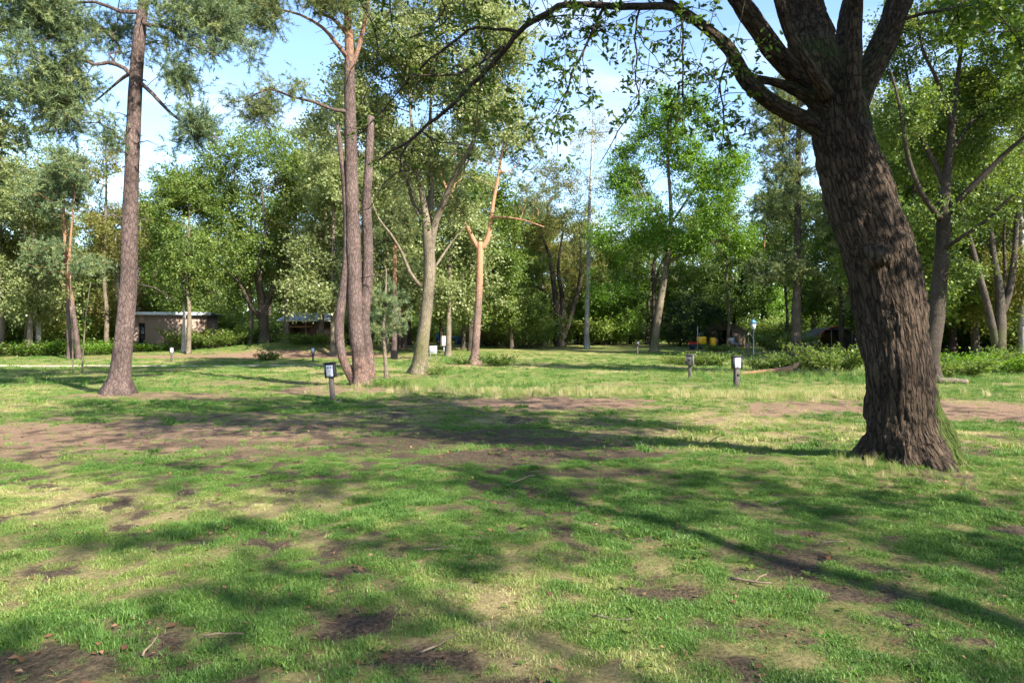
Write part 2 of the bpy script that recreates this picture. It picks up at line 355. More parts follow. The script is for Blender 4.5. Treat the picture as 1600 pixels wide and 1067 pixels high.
# ------------------------------------------------------------------ ground
def axis(lo, hi, dense_lo, dense_hi, step, n_out):
    a = np.arange(dense_lo, dense_hi, step)
    l = dense_lo - np.geomspace(step, dense_lo - lo, n_out)[::-1] if lo < dense_lo else []
    r = dense_hi + np.geomspace(step, hi - dense_hi, n_out) - step if hi > dense_hi else []
    return np.concatenate([l, a, r])
gx = axis(-500, 500, -9, 9, 0.05, 70)
y1 = [2.0]
while y1[-1] < 900: y1.append(y1[-1] + max(0.035, y1[-1] * 0.0085))
gy = np.concatenate([2.0 - np.geomspace(0.04, 120, 60)[::-1], np.array(y1)])
GX, GY = np.meshgrid(gx, gy)
gz = terrain(GX, GY) + (fb2(GX, GY, 12.0, 2, 7) - 0.5) * 0.018 * (GY < 25)
nx, ny = len(gx), len(gy)
ii = (np.arange(ny - 1)[:, None] * nx + np.arange(nx - 1)[None]).ravel()
gmb = MB(); gmb.add(np.stack([GX.ravel(), GY.ravel(), gz.ravel()], 1), np.stack([ii, ii + 1, ii + nx + 1, ii + nx], 1))
nm, sm_, dm = masks(GX.ravel(), GY.ravel())
gm, n, o = new_mat('ground')
tcn = nd(n, 'ShaderNodeTexCoord')
def attr(nm_): return nd(n, 'ShaderNodeAttribute', attribute_name=nm_).outputs['Fac']
def noise(s, det=6.0, rough=0.6, dist=0.0):
    z = nd(n, 'ShaderNodeTexNoise', Scale=s, Detail=det, Roughness=rough, Distortion=dist); n.links.new(tcn.outputs['Object'], z.inputs['Vector']); return z.outputs['Fac']
def mixc(f, a, b):
    z = nd(n, 'ShaderNodeMix'); z.data_type = 'RGBA'
    for sck, v in (('Factor', f), ('A', a), ('B', b)):
        if isinstance(v, (tuple, float)): z.inputs[sck].default_value = c4(v) if isinstance(v, tuple) else v
        else: n.links.new(v, z.inputs[sck])
    return z.outputs['Result']
def rampo(src, stops):
    r = ramp(n, stops); n.links.new(src, r.inputs[0]); return r.outputs[0]
fine = noise(38.0, 8.0, 0.7); mid = noise(5.0, 6.0); vfine = noise(140.0, 4.0, 0.7)
thatch = mixc(rampo(fine, [(0.35, (0,)*3), (0.65, (1,)*3)]), (0.055, 0.06, 0.02), (0.17, 0.16, 0.06))
green = mixc(rampo(mid, [(0.35, (0,)*3), (0.65, (1,)*3)]), (0.075, 0.14, 0.022), (0.14, 0.20, 0.036))
far = nd(n, 'ShaderNodeMapRange'); sp = nd(n, 'ShaderNodeSeparateXYZ'); n.links.new(tcn.outputs['Object'], sp.inputs[0]); n.links.new(sp.outputs['Y'], far.inputs['Value'])
far.inputs['From Min'].default_value = 8; far.inputs['From Max'].default_value = 30
base = mixc(far.outputs[0], thatch, mixc(rampo(fine, [(0.3, (0,)*3), (0.7, (1,)*3)]), green, thatch))
straw = mixc(rampo(fine, [(0.3, (0,)*3), (0.7, (1,)*3)]), (0.17, 0.125, 0.06), (0.36, 0.28, 0.15))
dfac = nd(n, 'ShaderNodeMath', operation='MULTIPLY'); dfac.inputs[1].default_value = 0.7; n.links.new(attr('dry'), dfac.inputs[0])
base = mixc(dfac.outputs[0], base, straw)
ncol = mixc(rampo(fine, [(0.35, (0,)*3), (0.7, (1,)*3)]), (0.105, 0.065, 0.045), (0.32, 0.205, 0.14))
ncol = mixc(rampo(mid, [(0.56, (0,)*3), (0.8, (1,)*3)]), ncol, (0.11, 0.105, 0.035))
base = mixc(attr('needle'), base, ncol)
scol = mixc(rampo(fine, [(0.4, (0,)*3), (0.72, (1,)*3)]), (0.03, 0.022, 0.016), (0.125, 0.09, 0.062))
scol = mixc(rampo(vfine, [(0.62, (0,)*3), (0.72, (1,)*3)]), scol, (0.22, 0.15, 0.10))
base = mixc(attr('soil'), base, scol)
b = nd(n, 'ShaderNodeBsdfPrincipled', Roughness=0.95); b.inputs['Specular IOR Level'].default_value = 0.1
n.links.new(base, b.inputs['Base Color'])
bp = nd(n, 'ShaderNodeBump', Strength=1.0, Distance=0.03); n.links.new(fine, bp.inputs['Height']); n.links.new(bp.outputs[0], b.inputs['Normal'])
n.links.new(b.outputs[0], o.inputs[0])
ground = gmb.build('ground', gm, smooth=True); ground['kind'] = 'structure'
for nm_, arr in (('needle', nm), ('soil', sm_), ('dry', dm)):
    at = ground.data.attributes.new(nm_, 'FLOAT', 'POINT'); at.data.foreach_set('value', arr.astype(np.float32))

# sandy path behind the left pine
pth = MB()
pp = [(-60, 39.5), (-44, 38.8), (-34, 38.2), (-27, 37.6), (-20, 37.4), (-12, 38.4), (-5, 40.2)]
pw = [1.1, 1.1, 1.0, 0.9, 0.55, 0.3, 0.12]
t_ = np.linspace(0, len(pp) - 1, 90)
cxp = np.interp(t_, range(len(pp)), [p[0] for p in pp]); cyp = np.interp(t_, range(len(pp)), [p[1] for p in pp]); cwp = np.interp(t_, range(len(pp)), pw)
rows = []
for k in (-1, -0.5, 0, 0.5, 1):
    yy = cyp + k * cwp * (0.85 + 0.3 * fb2(cxp, cyp + k, 0.8, 3, 71))
    rows.append(np.stack([cxp, yy, terrain(cxp, yy) + 0.012 + 0.006 * (1 - abs(k))], 1))
q = [(r * 90 + i, r * 90 + i + 1, (r + 1) * 90 + i + 1, (r + 1) * 90 + i) for r in range(4) for i in range(89)]
M['sand'] = plain('sand', (0.42, 0.34, 0.27), 0.95, 0.2, 6.0)
pth.add(np.concatenate(rows), q); po = pth.build('path', M['sand'], smooth=True); po['kind'] = 'structure'

# ------------------------------------------------------------------ tree machinery
def spline(pts, rad, step=0.25):
    p = np.asarray(pts, float); r = np.asarray(rad, float)
    P = np.concatenate([2 * p[:1] - p[1:2], p, 2 * p[-1:] - p[-2:-1]]); o = []; ro = []
    for i in range(len(p) - 1):
        L = np.linalg.norm(p[i+1] - p[i]); k = max(2, int(L / step))
        t = np.linspace(0, 1, k, endpoint=False)[:, None]
        a, b, c, d = P[i], P[i+1], P[i+2], P[i+3]
        o.append(0.5 * (2*b + (c - a)*t + (2*a - 5*b + 4*c - d)*t**2 + (3*b - a - 3*c + d)*t**3))
        ro.append(r[i] + (r[i+1] - r[i]) * t[:, 0])
    o.append(p[-1:]); ro.append(r[-1:])
    return np.concatenate(o), np.concatenate(ro)

def rand_dirs(n, g):
    v = g.normal(size=(n, 3)); return v / (np.linalg.norm(v, axis=1)[:, None] + 1e-9)
def unit(v): return v / (np.linalg.norm(v, axis=-1, keepdims=True) + 1e-9)

DENS = 1.35
def crown_tips(ells, g, gap=0.5, gscale=0.55, seed=0, power=2.3):
    """points through crown lobes, denser toward the outside, with noise gaps"""
    out_ = []
    for c, r, n_ in ells:
        n_ = int(n_ * DENS); m = int(n_ * 2.4)
        p = rand_dirs(m, g) * (g.random(m) ** (1 / power))[:, None] * np.asarray(r) * (0.85 + 0.3 * g.random(m))[:, None] + np.asarray(c)
        k = fbm(p * gscale + seed * 7.1, 3, seed)
        p = p[np.argsort(-k + g.random(m) * 0.12)][:n_] if gap > 0 else p[:n_]
        out_.append(p)
    return np.concatenate(out_)

def skeleton(stems, tips, g, amin=0.0, step=0.45, kpath=0.3, tip_r=0.008, wob=0.10, gexp=2.3, rmax=0.65, droop=0.0, straight=False):
    """links every tip to the nearest suitable branch; returns the branch paths with radii"""
    N = []; T = []; PL = []; par = []; fixed = []
    for pts, rad in stems:
        tg = unit(np.gradient(pts, axis=0)); L = 0
        for i in range(len(pts)):
            if i: L += np.linalg.norm(pts[i] - pts[i-1])
            N.append(pts[i]); T.append(tg[i]); PL.append(pts[i][2] - stems[0][0][0][2]); fixed.append(rad[i]); par.append(-1)
    nst = len(N)
    N = np.array(N); T = np.array(T); PL = np.array(PL); ok = N[:, 2] > amin
    cap = len(N) + len(tips) * 16
    A = np.zeros((cap, 3)); A[:nst] = N; TT = np.zeros((cap, 3)); TT[:nst] = T; PP = np.full(cap, 1e9); PP[:nst] = PL; OK = np.zeros(cap, bool); OK[:nst] = ok
    RR = np.zeros(cap); par = np.full(cap, -1)
    cnt = nst
    d0 = np.array([np.min(np.linalg.norm(N[ok] - t, axis=1)) for t in tips])
    paths = []
    for t in tips[np.argsort(d0)]:
        v = t - A[:cnt]; L = np.linalg.norm(v, axis=1) + 1e-6
        cs = (v * TT[:cnt]).sum(1) / L
        cost = L * (1.0 + 0.7 * np.clip(0.25 - cs, 0, 2)) + kpath * PP[:cnt]
        cost[~OK[:cnt]] = 1e9
        k = int(np.argmin(cost)); l = L[k]; m = int(np.clip(l / step, 2, 12))
        s = np.linspace(0, 1, m + 1)[:, None]
        p0 = A[k]; hd = unit(TT[k] * 0.7 + v[k] / l * 0.9)
        if straight: hd = v[k] / l
        p1 = p0 + hd * l * 0.5 + np.array([0, 0, droop * l])
        c = (1 - s)**2 * p0 + 2 * s * (1 - s) * p1 + s**2 * t
        c[1:-1] += g.normal(size=(m - 1, 3)) * wob * l / m
        ids = [k]
        tg = unit(np.gradient(c, axis=0))
        for j in range(1, m + 1):
            A[cnt] = c[j]; TT[cnt] = tg[j]; PP[cnt] = PP[ids[-1]] + l / m; OK[cnt] = True; par[cnt] = ids[-1]; ids.append(cnt); cnt += 1
            if cnt >= cap - 20: break
        paths.append((np.array(ids), c[:len(ids)]))
    S = np.zeros(cnt); nch = np.zeros(cnt, int)
    for i in range(nst, cnt): nch[par[i]] += 1
    for i in range(cnt - 1, nst - 1, -1):
        S[i] = max(S[i], tip_r ** gexp if nch[i] == 0 else S[i])
        S[par[i]] += S[i] * 1.01
    rad = S ** (1 / gexp)
    fx = np.array(fixed)
    res = []
    for ids, c in paths:
        r = rad[ids].copy()
        r[0] = min(r[1] * 1.25, fx[ids[0]] * rmax) if ids[0] < nst else min(r[1] * 1.15, rad[ids[0]])
        if ids[0] < nst: r = np.minimum(r, fx[ids[0]] * rmax)
        res.append((c, r))
    return res

def leaves(mb, P, D, Nn, L, wd, tint, fold=0.0):
    S = unit(np.cross(D, Nn)); n_ = len(P); L = np.broadcast_to(L, (n_,))[:, None]
    mid = P + D * L * 0.5
    up = np.cross(S, D) * L * fold
    v = np.stack([P, mid + S * L * wd + up, P + D * L, mid - S * L * wd + up], 1).reshape(-1, 3)
    mb.add(v, np.arange(n_ * 4).reshape(-1, 4), tint=np.repeat(np.broadcast_to(np.clip(tint, 0, 1), (n_,)), 4))

LOBE = np.array([(0, 0), (.10, .22), (.20, .30), (.13, .42), (.26, .58), (.15, .68), (.17, .84), (0, 1.0), (-.17, .84), (-.15, .68), (-.26, .58), (-.13, .42), (-.20, .30), (-.10, .22)])
def lobed_leaves(mb, P, D, Nn, L, tint):
    S = unit(np.cross(D, Nn)); U = np.cross(S, D); n_ = len(P); L = L[:, None, None]
    x = LOBE[None, :, 0, None]; y = LOBE[None, :, 1, None]
    v = P[:, None] + (S[:, None] * x + D[:, None] * y + U[:, None] * (np.abs(x) * 0.35 - (y - .4) ** 2 * 0.3)) * L
    m = len(LOBE)
    f = [(0, 1, 13), (1, 2, 12), (1, 12, 13), (2, 3, 11), (2, 11, 12), (3, 4, 10), (3, 10, 11), (4, 5, 9), (4, 9, 10), (5, 6, 8), (5, 8, 9), (6, 7, 8)]
    t = (np.arange(n_)[:, None, None] * m + np.array(f)[None]).reshape(-1, 3)
    mb.add(v.reshape(-1, 3), None, t, tint=np.repeat(np.clip(tint, 0, 1), m))

def leaf_clumps(mb, tips, cen, g, per=70, spread=0.55, size=0.12, wd=0.32, flat=0.7, droop=0.1, light=0.0, wood=None):
    """twigs around every tip, leaves along the twigs"""
    nt_ = len(tips); kt = max(3, per // 9); per_t = max(1, per // kt)
    T = np.repeat(tips, kt, 0); o = unit(tips - cen); O = np.repeat(o, kt, 0)
    d = unit(rand_dirs(len(T), g) + 0.75 * O + np.array([0, 0, 0.15])); d[:, 2] *= flat; d = unit(d)
    Lt = spread * (0.45 + 0.8 * g.random(len(T)))
    ct = np.repeat(np.clip(0.5 + 0.16 * g.normal(size=nt_) + light, 0, 1), kt)
    s = (np.arange(per_t) + 0.5 + g.random((len(T), per_t)) * 0.6) / per_t * 1.05
    P = T[:, None] + d[:, None] * (Lt[:, None] * s)[..., None]
    P[..., 2] -= droop * (s * Lt[:, None]) ** 2
    n_ = P.shape[0] * per_t; P = P.reshape(-1, 3) + g.normal(size=(n_, 3)) * spread * 0.09
    D = unit(np.repeat(d, per_t, 0) * 0.6 + rand_dirs(n_, g) + np.array([0, 0, -0.15]))
    Nn = unit(rand_dirs(n_, g) * 0.9 + np.array([0, 0, 0.8]) + 0.5 * np.repeat(O, per_t, 0))
    tint = np.repeat(ct, per_t) + 0.13 * g.normal(size=n_)
    leaves(mb, P, D, Nn, size * (0.5 + 0.85 * g.random(n_)), wd, tint, 0.06)
    if wood is not None:
        sel = g.random(len(T)) < wood[1]
        for a, b_, l in zip(T[sel], d[sel], Lt[sel]):
            wood[0].tube([a, a + b_ * l], [0.006, 0.002], 3, cap=False)

def needle_clumps(mb, tips, cen, g, shoots=9, per=26, spread=0.5, nl=0.10, nw=0.006, up=0.35, light=0.0):
    nt_ = len(tips)
    T = np.repeat(tips, shoots, 0); O = np.repeat(unit(tips - cen), shoots, 0)
    d = unit(rand_dirs(len(T), g) + 0.6 * O + np.array([0, 0, up]))
    st = T + rand_dirs(len(T), g) * spread * (0.5 * g.random(len(T)))[:, None]
    Ls = spread * (0.35 + 0.5 * g.random(len(T)))
    ct = np.clip(np.repeat(0.5 + 0.15 * g.normal(size=nt_) + light, shoots) + .16 * g.normal(size=len(T)), 0, 1)
    s = (0.25 + 0.8 * g.random((len(T), per)))
    P = (st[:, None] + d[:, None] * (Ls[:, None] * s)[..., None]).reshape(-1, 3); n_ = len(P)
    D = unit(np.repeat(d, per, 0) * 0.75 + rand_dirs(n_, g))
    S = unit(np.cross(D, rand_dirs(n_, g)))
    l = (nl * (0.7 + 0.6 * g.random(n_)))[:, None]; tint = np.clip(np.repeat(ct, per) + 0.1 * g.normal(size=n_), 0, 1)
    v = np.stack([P - S * nw, P + S * nw, P + D * l], 1).reshape(-1, 3)
    mb.add(v, None, np.arange(n_ * 3).reshape(-1, 3), tint=np.repeat(tint, 3))

def stem_tube(mb, pts, rad, sides, g, flare=0.0, base_z=None, rough=0.06, extra=None, seed=0, lump=0.0):
    """trunk tube with uneven sections and root flare"""
    pts = np.asarray(pts, float); n_ = len(pts); m = MB(); m.tube(pts, rad, sides)
    v = m.v[0]; k = n_ * sides; ax = np.repeat(pts, sides, 0); off = v[:k] - ax; rr = np.repeat(np.asarray(rad), sides)
    f = 1 + rough * 2 * (fbm(np.stack([off[:, 0] / rr * 1.3, off[:, 1] / rr * 1.3, v[:k, 2] * 0.9], 1) + seed, 3, seed) - 0.5) * 2
    if lump: f = f + lump * (fbm(np.stack([off[:, 0] / rr * 2.6, off[:, 1] / rr * 2.6, v[:k, 2] * 2.4], 1) + seed, 3, seed + 5) - 0.5) * 2
    if flare:
        hgt = v[:k, 2] - (pts[0, 2] if base_z is None else base_z)
        an = np.arctan2(off[:, 1], off[:, 0])
        f = f + flare * np.exp(-np.clip(hgt, 0, 9) / (rr * 1.15)) * (0.75 + 0.45 * np.sin(an * 5 + seed) + 0.25 * np.sin(an * 3 + 2 * seed))
    v[:k] = ax + off * f[:, None]
    mb.add(v, m.q[0], m.t[0], a2=0.0 if extra is None else np.concatenate([extra(v[:k]), [0, 0]]))

def add_paths(mb, paths, rmin=0.0, extra=None):
    for c, r in paths:
        if r[0] < rmin: continue
        s = 8 if r[0] > 0.09 else 6 if r[0] > 0.035 else 4 if r[0] > 0.012 else 3
        mb.tube(c, r, s, cap=False, a2=0.0 if extra is None else np.repeat(extra(c), s))

def finish_tree(name, label, cat, base, wood, crown, wm, lm, rz=0.0, group=None, crown_name='crown'):
    root = thing(name, label, cat, base, rz, group)
    wood.build('trunk', M[wm], root, smooth=True, shift=base)
    if crown is not None and crown.n: crown.build(crown_name, M[lm], root, shift=base)
    return root

def gen_tree(name, label, base, stems, ells, wm, lm, seed, kind='leaf', flare=0.5, sides=14, amin=None, leafkw=None, skel=None, extra=None, group=None, gap=0.5, gscale=0.5, lump=0.0, rough=0.06, cat='tree', twigs=0.0, stubs=0):
    g = np.random.default_rng(seed)
    base = np.asarray(base, float)
    S = [spline(p, r, 0.3) for p, r in stems]
    tips = crown_tips(ells, g, gap, gscale, seed)
    wood = MB(); crown = MB()
    for i, (p, r) in enumerate(S):
        stem_tube(wood, p, r, sides, g, flare if i == 0 else 0.0, base[2], rough=rough, extra=extra, seed=seed + i, lump=lump)
    for q_ in range(stubs):
        i_ = int((.18 + .55 * g.random()) * (len(S[0][0]) - 1)); p_ = S[0][0][i_]; r0 = S[0][1][i_]; a_ = g.random() * 6.28; d_ = np.array([math.cos(a_), math.sin(a_), .15 * g.normal()])
        l_ = .06 + .12 * g.random() if g.random() < .6 else .4 + .9 * g.random(); p1_ = p_ + d_ * (r0 * .8)
        wood.tube(np.array([p1_, p1_ + d_ * l_ * .5 + (0, 0, .03), p1_ + d_ * l_ * 1.0 + (0, 0, -.16 * l_)]), [.03 if l_ < .3 else .018, .022 if l_ < .3 else .012, .012 if l_ < .3 else .004], 6, a2=0.0)
    paths = skeleton(S, tips, g, amin=base[2] + 2 if amin is None else amin, **(skel or {}))
    add_paths(wood, paths, extra=extra)
    cen = np.average(np.array([e[0] for e in ells], float), axis=0, weights=[e[2] for e in ells])
    if kind == 'leaf': leaf_clumps(crown, tips, cen, g, wood=(wood, twigs) if twigs else None, **(leafkw or {}))
    else: needle_clumps(crown, tips, cen, g, **(leafkw or {}))
    return finish_tree(name, label, cat, base, wood, crown, wm, lm, group=group)

WS = 1.0
def px_stem(d, rows):
    """rows: (px, py, width_px[, d]) read along a stem"""
    p = []; r = []
    for row in rows:
        dd = row[3] if len(row) > 3 else d
        p.append(W(row[0], row[1], dd)); r.append(row[2] * 0.5 * WS / FPX * dd)
    return np.array(p), np.array(r)
def px_ell(px, py, rx, ry, d, depth, n_):
    return (W(px, py, d), np.array([rx / FPX * d, depth, ry / FPX * d]), n_)

# ------------------------------------------------------------------ the oak in front
def build_oak():
    g = np.random.default_rng(7)
    D = 8.2
    base = np.array([OAK[0], OAK[1], tz(*OAK)])
    S = {}
    S['trunk'] = px_stem(D, [(1424, 770, 130), (1419, 720, 118), (1413, 680, 106), (1408, 600, 99), (1398, 530, 99), (1387, 470, 103), (1371, 390, 108), (1350, 330, 101), (1328, 262, 93), (1314, 205, 90), (1306, 150, 78)])
    S['l2'] = px_stem(D, [(1310, 200, 36), (1276, 150, 34), (1225, 100, 31, 8.0), (1185, 48, 31, 7.8), (1146, -10, 28, 7.6), (1080, -120, 20, 7.2), (1010, -240, 12, 6.9)])
    S['l3'] = px_stem(D, [(1309, 190, 66), (1284, 120, 66), (1264, 60, 66, 8.5), (1250, 0, 62, 8.7), (1225, -140, 48, 9.2), (1190, -330, 26, 9.6), (1180, -460, 12, 9.8)])
    S['l3b'] = px_stem(D, [(1290, 150, 24, 7.9), (1262, 104, 20, 7.65), (1238, 66, 18, 7.6), (1215, 0, 16, 7.5), (1200, -90, 10, 7.2)])
    S['l4'] = px_stem(D, [(1326, 215, 24, 8.1), (1332, 150, 24, 7.85), (1332, 60, 25, 7.8), (1334, 0, 24, 7.75), (1345, -160, 18, 7.2), (1370, -330, 9, 6.8)])
    S['l5'] = px_stem(D, [(1317, 215, 40), (1345, 140, 42, 8.3), (1376, 75, 43, 8.4), (1404, 5, 40, 8.5), (1450, -120, 28, 8.8), (1520, -270, 12, 9.2)])
    S['l6'] = px_stem(D, [(1316, 180, 40, 8.5), (1318, 90, 36, 8.9), (1330, 0, 30, 9.3), (1360, -150, 18, 10.2), (1390, -300, 8, 11)])
    S['l1'] = px_stem(D, [(1306, 215, 36), (1264, 192, 29, 8.1), (1215, 168, 25, 8.0), (1178, 140, 23, 7.9), (1160, 118, 24, 7.9), (1140, 80, 21, 7.8), (1108, 50, 18, 7.8), (1075, 26, 16, 7.8), (1047, 8, 14, 7.8), (1010, -40, 10, 7.7), (960, -110, 6, 7.6)])
    S['l1b'] = px_stem(D, [(1288, 172, 30, 8.1), (1250, 146, 18, 8.0), (1212, 130, 14, 7.95), (1180, 124, 12, 7.9), (1160, 116, 12, 7.9)])
    arch = [(1062, 18, 12, 7.8), (1035, 12, 11.5, 7.8), (985, 12, 11, 7.8), (925, 10, 10, 7.9), (872, 14, 9.5, 8.0), (838, 34, 9, 8.1), (805, 62, 8, 8.2)]
    S['a'] = px_stem(D, arch + [(770, 100, 7, 8.3), (720, 150, 6, 8.5), (670, 195, 5.5, 8.7), (640, 222, 5, 8.8), (612, 236, 3, 8.9), (580, 262, 1.5, 9)])
    S['a2'] = px_stem(D, [(812, 56, 6, 8.2), (775, 48, 5, 8.3), (745, 48, 4.5, 8.4), (700, 72, 4, 8.5), (660, 102, 3.2, 8.7), (632, 132, 2.6, 8.8), (600, 175, 2, 8.9), (560, 215, 1.2, 9.1)])
    S['a3'] = px_stem(D, [(790, 72, 5, 8.25), (750, 100, 4, 8.1), (715, 118, 3.5, 8.0), (670, 120, 2.6, 7.9), (635, 122, 1.6, 7.8)])
    S['a4'] = px_stem(D, [(640, 222, 3.2, 8.8), (628, 245, 3, 8.8), (626, 270, 2.6, 8.8), (600, 285, 2, 8.9), (575, 330, 1.2, 9.0)])
    S['a5'] = px_stem(D, [(626, 268, 2.4, 8.8), (645, 300, 1.8, 8.7), (660, 335, 1.1, 8.6)])
    S['a6'] = px_stem(D, [(655, 207, 3, 8.75), (690, 222, 2.2, 8.7), (740, 230, 1.2, 8.6)])
    S['t1'] = px_stem(D, [(945, 12, 5, 7.9), (930, 42, 4.2, 7.8), (912, 80, 3.6, 7.75), (896, 118, 3, 7.7), (880, 160, 2.4, 7.65), (866, 205, 1.4, 7.6)])
    S['t2'] = px_stem(D, [(1000, 14, 3.6, 7.8), (994, 60, 3, 7.75), (991, 110, 2.8, 7.7), (993, 165, 2.4, 7.7), (966, 205, 2, 7.65), (935, 258, 1.2, 7.6)])
    S['t3'] = px_stem(D, [(1064, 20, 4.4, 7.8), (1063, 60, 3.8, 7.7), (1066, 100, 3.2, 7.65), (1064, 150, 2.6, 7.6), (1068, 195, 1.4, 7.6)])
    S['t4'] = px_stem(D, [(1060, 130, 2.2, 7.62), (1046, 190, 2, 7.6), (1043, 250, 1.8, 7.6), (1048, 300, 1.1, 7.6)])
    S['t5'] = px_stem(D, [(838, 36, 3, 8.1), (862, 28, 2.6, 8.0), (900, 24, 2, 7.9), (935, 26, 1.2, 7.8)])
    S['t6'] = px_stem(D, [(752, 112, 2.2, 8.35), (748, 160, 2, 8.3), (740, 225, 1.8, 8.3), (727, 270, 1.5, 8.3), (760, 300, 1.0, 8.2)])
    S['t7'] = px_stem(D, [(700, 30, 2.4, 8.5), (690, -20, 3, 8.4), (760, -70, 4, 8.2), (870, -80, 5, 7.9), (960, -110, 6, 7.6)][::-1] + [(640, 60, 1.6, 8.6)])
    S['t8'] = px_stem(D, [(1140, 82, 4, 7.8), (1128, 130, 3, 7.7), (1132, 190, 2.2, 7.6), (1120, 250, 1.2, 7.5)])
    S['t9'] = px_stem(D, [(610, -20, 2.4, 8.5), (612, 20, 2.2, 8.5), (625, 60, 1.6, 8.5), (640, -60, 2, 8.4)][:3])
    S['t10'] = px_stem(D, [(560, -10, 2.4, 8.9), (590, 60, 2.0, 8.9), (585, 110, 1.6, 8.9), (560, 170, 1.2, 8.9)])
    big = ['trunk', 'l2', 'l3', 'l3b', 'l4', 'l5', 'l6', 'l1', 'l1b']
    SP = {k: spline(p, r, 0.12) for k, (p, r) in S.items()}
    # --- blended trunk and limbs
    mbt = MB()
    for k in big: mbt.tube(SP[k][0], SP[k][1], 18)
    for a in (0.2, 1.2, 2.3, 3.25, 4.1, 4.75, 5.5):          # root buttresses
        dx, dy = math.cos(a), math.sin(a); l = 0.36 + 0.10 * g.random()
        mbt.tube([base + (0.14*dx, 0.14*dy, 0.6), base + (0.24*dx, 0.24*dy, 0.24), base + (l*dx, l*dy, 0.0), base + ((l+.22)*dx, (l+.22)*dy, -0.15), base + ((l+.5)*dx, (l+.5)*dy, -0.35)], [0.17, 0.23, 0.2, 0.12, 0.05], 12)
    # knob on the trunk
    kp = W(1378, 398, 7.75); mbt.tube([kp + (0, .15, 0), kp + (0, -.02, 0), kp + (0, -.06, 0)], [0.14, 0.12, 0.05], 10)
    me = mbt.mesh('oak_union', None); tmp = bpy.data.objects.new('oak_union', me); sc.collection.objects.link(tmp)
    md = tmp.modifiers.new('r', 'REMESH'); md.mode = 'VOXEL'; md.voxel_size = 0.021
    ms = tmp.modifiers.new('s', 'SMOOTH'); ms.factor = 0.5; ms.iterations = 6
    dg = bpy.context.evaluated_depsgraph_get(); ev = tmp.evaluated_get(dg); em = ev.to_mesh()
    nv = len(em.vertices); co = np.zeros(nv * 3, np.float32); em.vertices.foreach_get('co', co); co = co.reshape(-1, 3).astype(float)
    no = np.zeros(nv * 3, np.float32); em.vertices.foreach_get('normal', no); no = no.reshape(-1, 3)
    npoly = len(em.polygons); li = np.zeros(len(em.loops), np.int32); em.loops.foreach_get('vertex_index', li)
    tot = np.zeros(npoly, np.int32); em.polygons.foreach_get('loop_total', tot)
    assert (tot == 4).all()
    qd = li.reshape(-1, 4).copy(); ev.to_mesh_clear(); bpy.data.objects.remove(tmp)
    # bark frame from the nearest stem point
    C = np.concatenate([SP[k][0] for k in big]); CT = np.concatenate([unit(np.gradient(SP[k][0], axis=0)) for k in big]); CR = np.concatenate([SP[k][1] for k in big])
    arc = np.concatenate([np.arange(len(SP[k][0])) * 0.12 + i * 5.3 for i, k in enumerate(big)])
    near = np.zeros(nv, int)
    for s in range(0, nv, 8000):
        dd = np.linalg.norm(co[s:s+8000, None] - C[None], axis=2) - CR[None] * 0.9
        near[s:s+8000] = np.argmin(dd, 1)
    rel = co - C[near]; al = (rel * CT[near]).sum(1); perp = rel - al[:, None] * CT[near]; al = al + arc[near]
    rr = np.maximum(CR[near], 0.03); pn = unit(perp)
    q1 = np.stack([pn[:, 0] * rr, pn[:, 1] * rr, pn[:, 2] * rr], 1)
    wobv = (fbm(co * 5.0, 3, 3) - 0.5)[:, None]
    def ridged(sc_, st, seed):
        c = np.concatenate([q1 * sc_], 1) + wobv * 1.6; c[:, 2] += al * st * sc_; c[:, 0] += np.sin(al * 2.1) * 0.2
        return 1 - np.abs(2 * vnoise(c, seed) - 1)
    h = 0.6 * ridged(24, 0.2, 5) + 0.4 * ridged(46, 0.25, 9)
    h = np.clip(h, 0, 1)
    moss_n = (fbm(co * 14, 3, 19) - .5) * (1 - sstep(.4, 1.2, co[:, 2] - base[2])) * 2
    co2 = co + no * (moss_n * 0.02)[:, None] + no * ((0.60 - h) * 0.040 * np.clip(rr / 0.3, 0.2, 1))[:, None] + no * ((fbm(co * 2.5, 3, 8) - 0.5) * 0.10 * np.clip(rr / 0.3, 0.1, 1))[:, None]
    # moss: damp right side of the foot, crotch and upper faces
    hz = co[:, 2] - base[2]
    right = pn[:, 0]
    moss = sstep(0.15, 0.8, right) * (1 - sstep(0.35, 1.15, hz)) * 1.0 + 0.62 * sstep(0.5, 0.95, right) * (1 - sstep(2.4, 4.4, hz))
    moss = moss + 0.5 * sstep(3.5, 4.1, hz) * (1 - sstep(4.8, 5.4, hz)) * sstep(-0.3, 0.7, no[:, 2] + 0.3)
    moss = np.clip(moss * (0.55 + 0.9 * fbm(co * 3.0, 3, 14)), 0, 1)
    root = thing('oak_tree', 'massive leaning oak with deeply furrowed bark and mossy foot in right foreground', 'tree', base)
    mb = MB(); mb.add(co2, qd, tint=np.clip(1.15 - 1.1 * h, 0, 1), a2=moss); tro = mb.build('trunk', M['bark_oak'], root, smooth=True, shift=base)
    bco = q1 + CT[near] * (al * 0.2)[:, None]
    at_ = tro.data.attributes.new('barkco', 'FLOAT_VECTOR', 'POINT'); at_.data.foreach_set('vector', bco.astype(np.float32).ravel())
    # --- boughs, twigs
    br = MB()
    small = [k for k in SP if k not in big]
    for k in small:
        p, r = SP[k]; p = p + (np.stack([fbm(p * 4 + 3 * i, 2, 30 + i) for i in range(3)], 1) - 0.5) * 0.10 * (1 if len(p) > 3 else 0)
        SP[k] = (p, r); br.tube(p, np.maximum(r, 0.004), 8 if r[0] > .03 else 6)
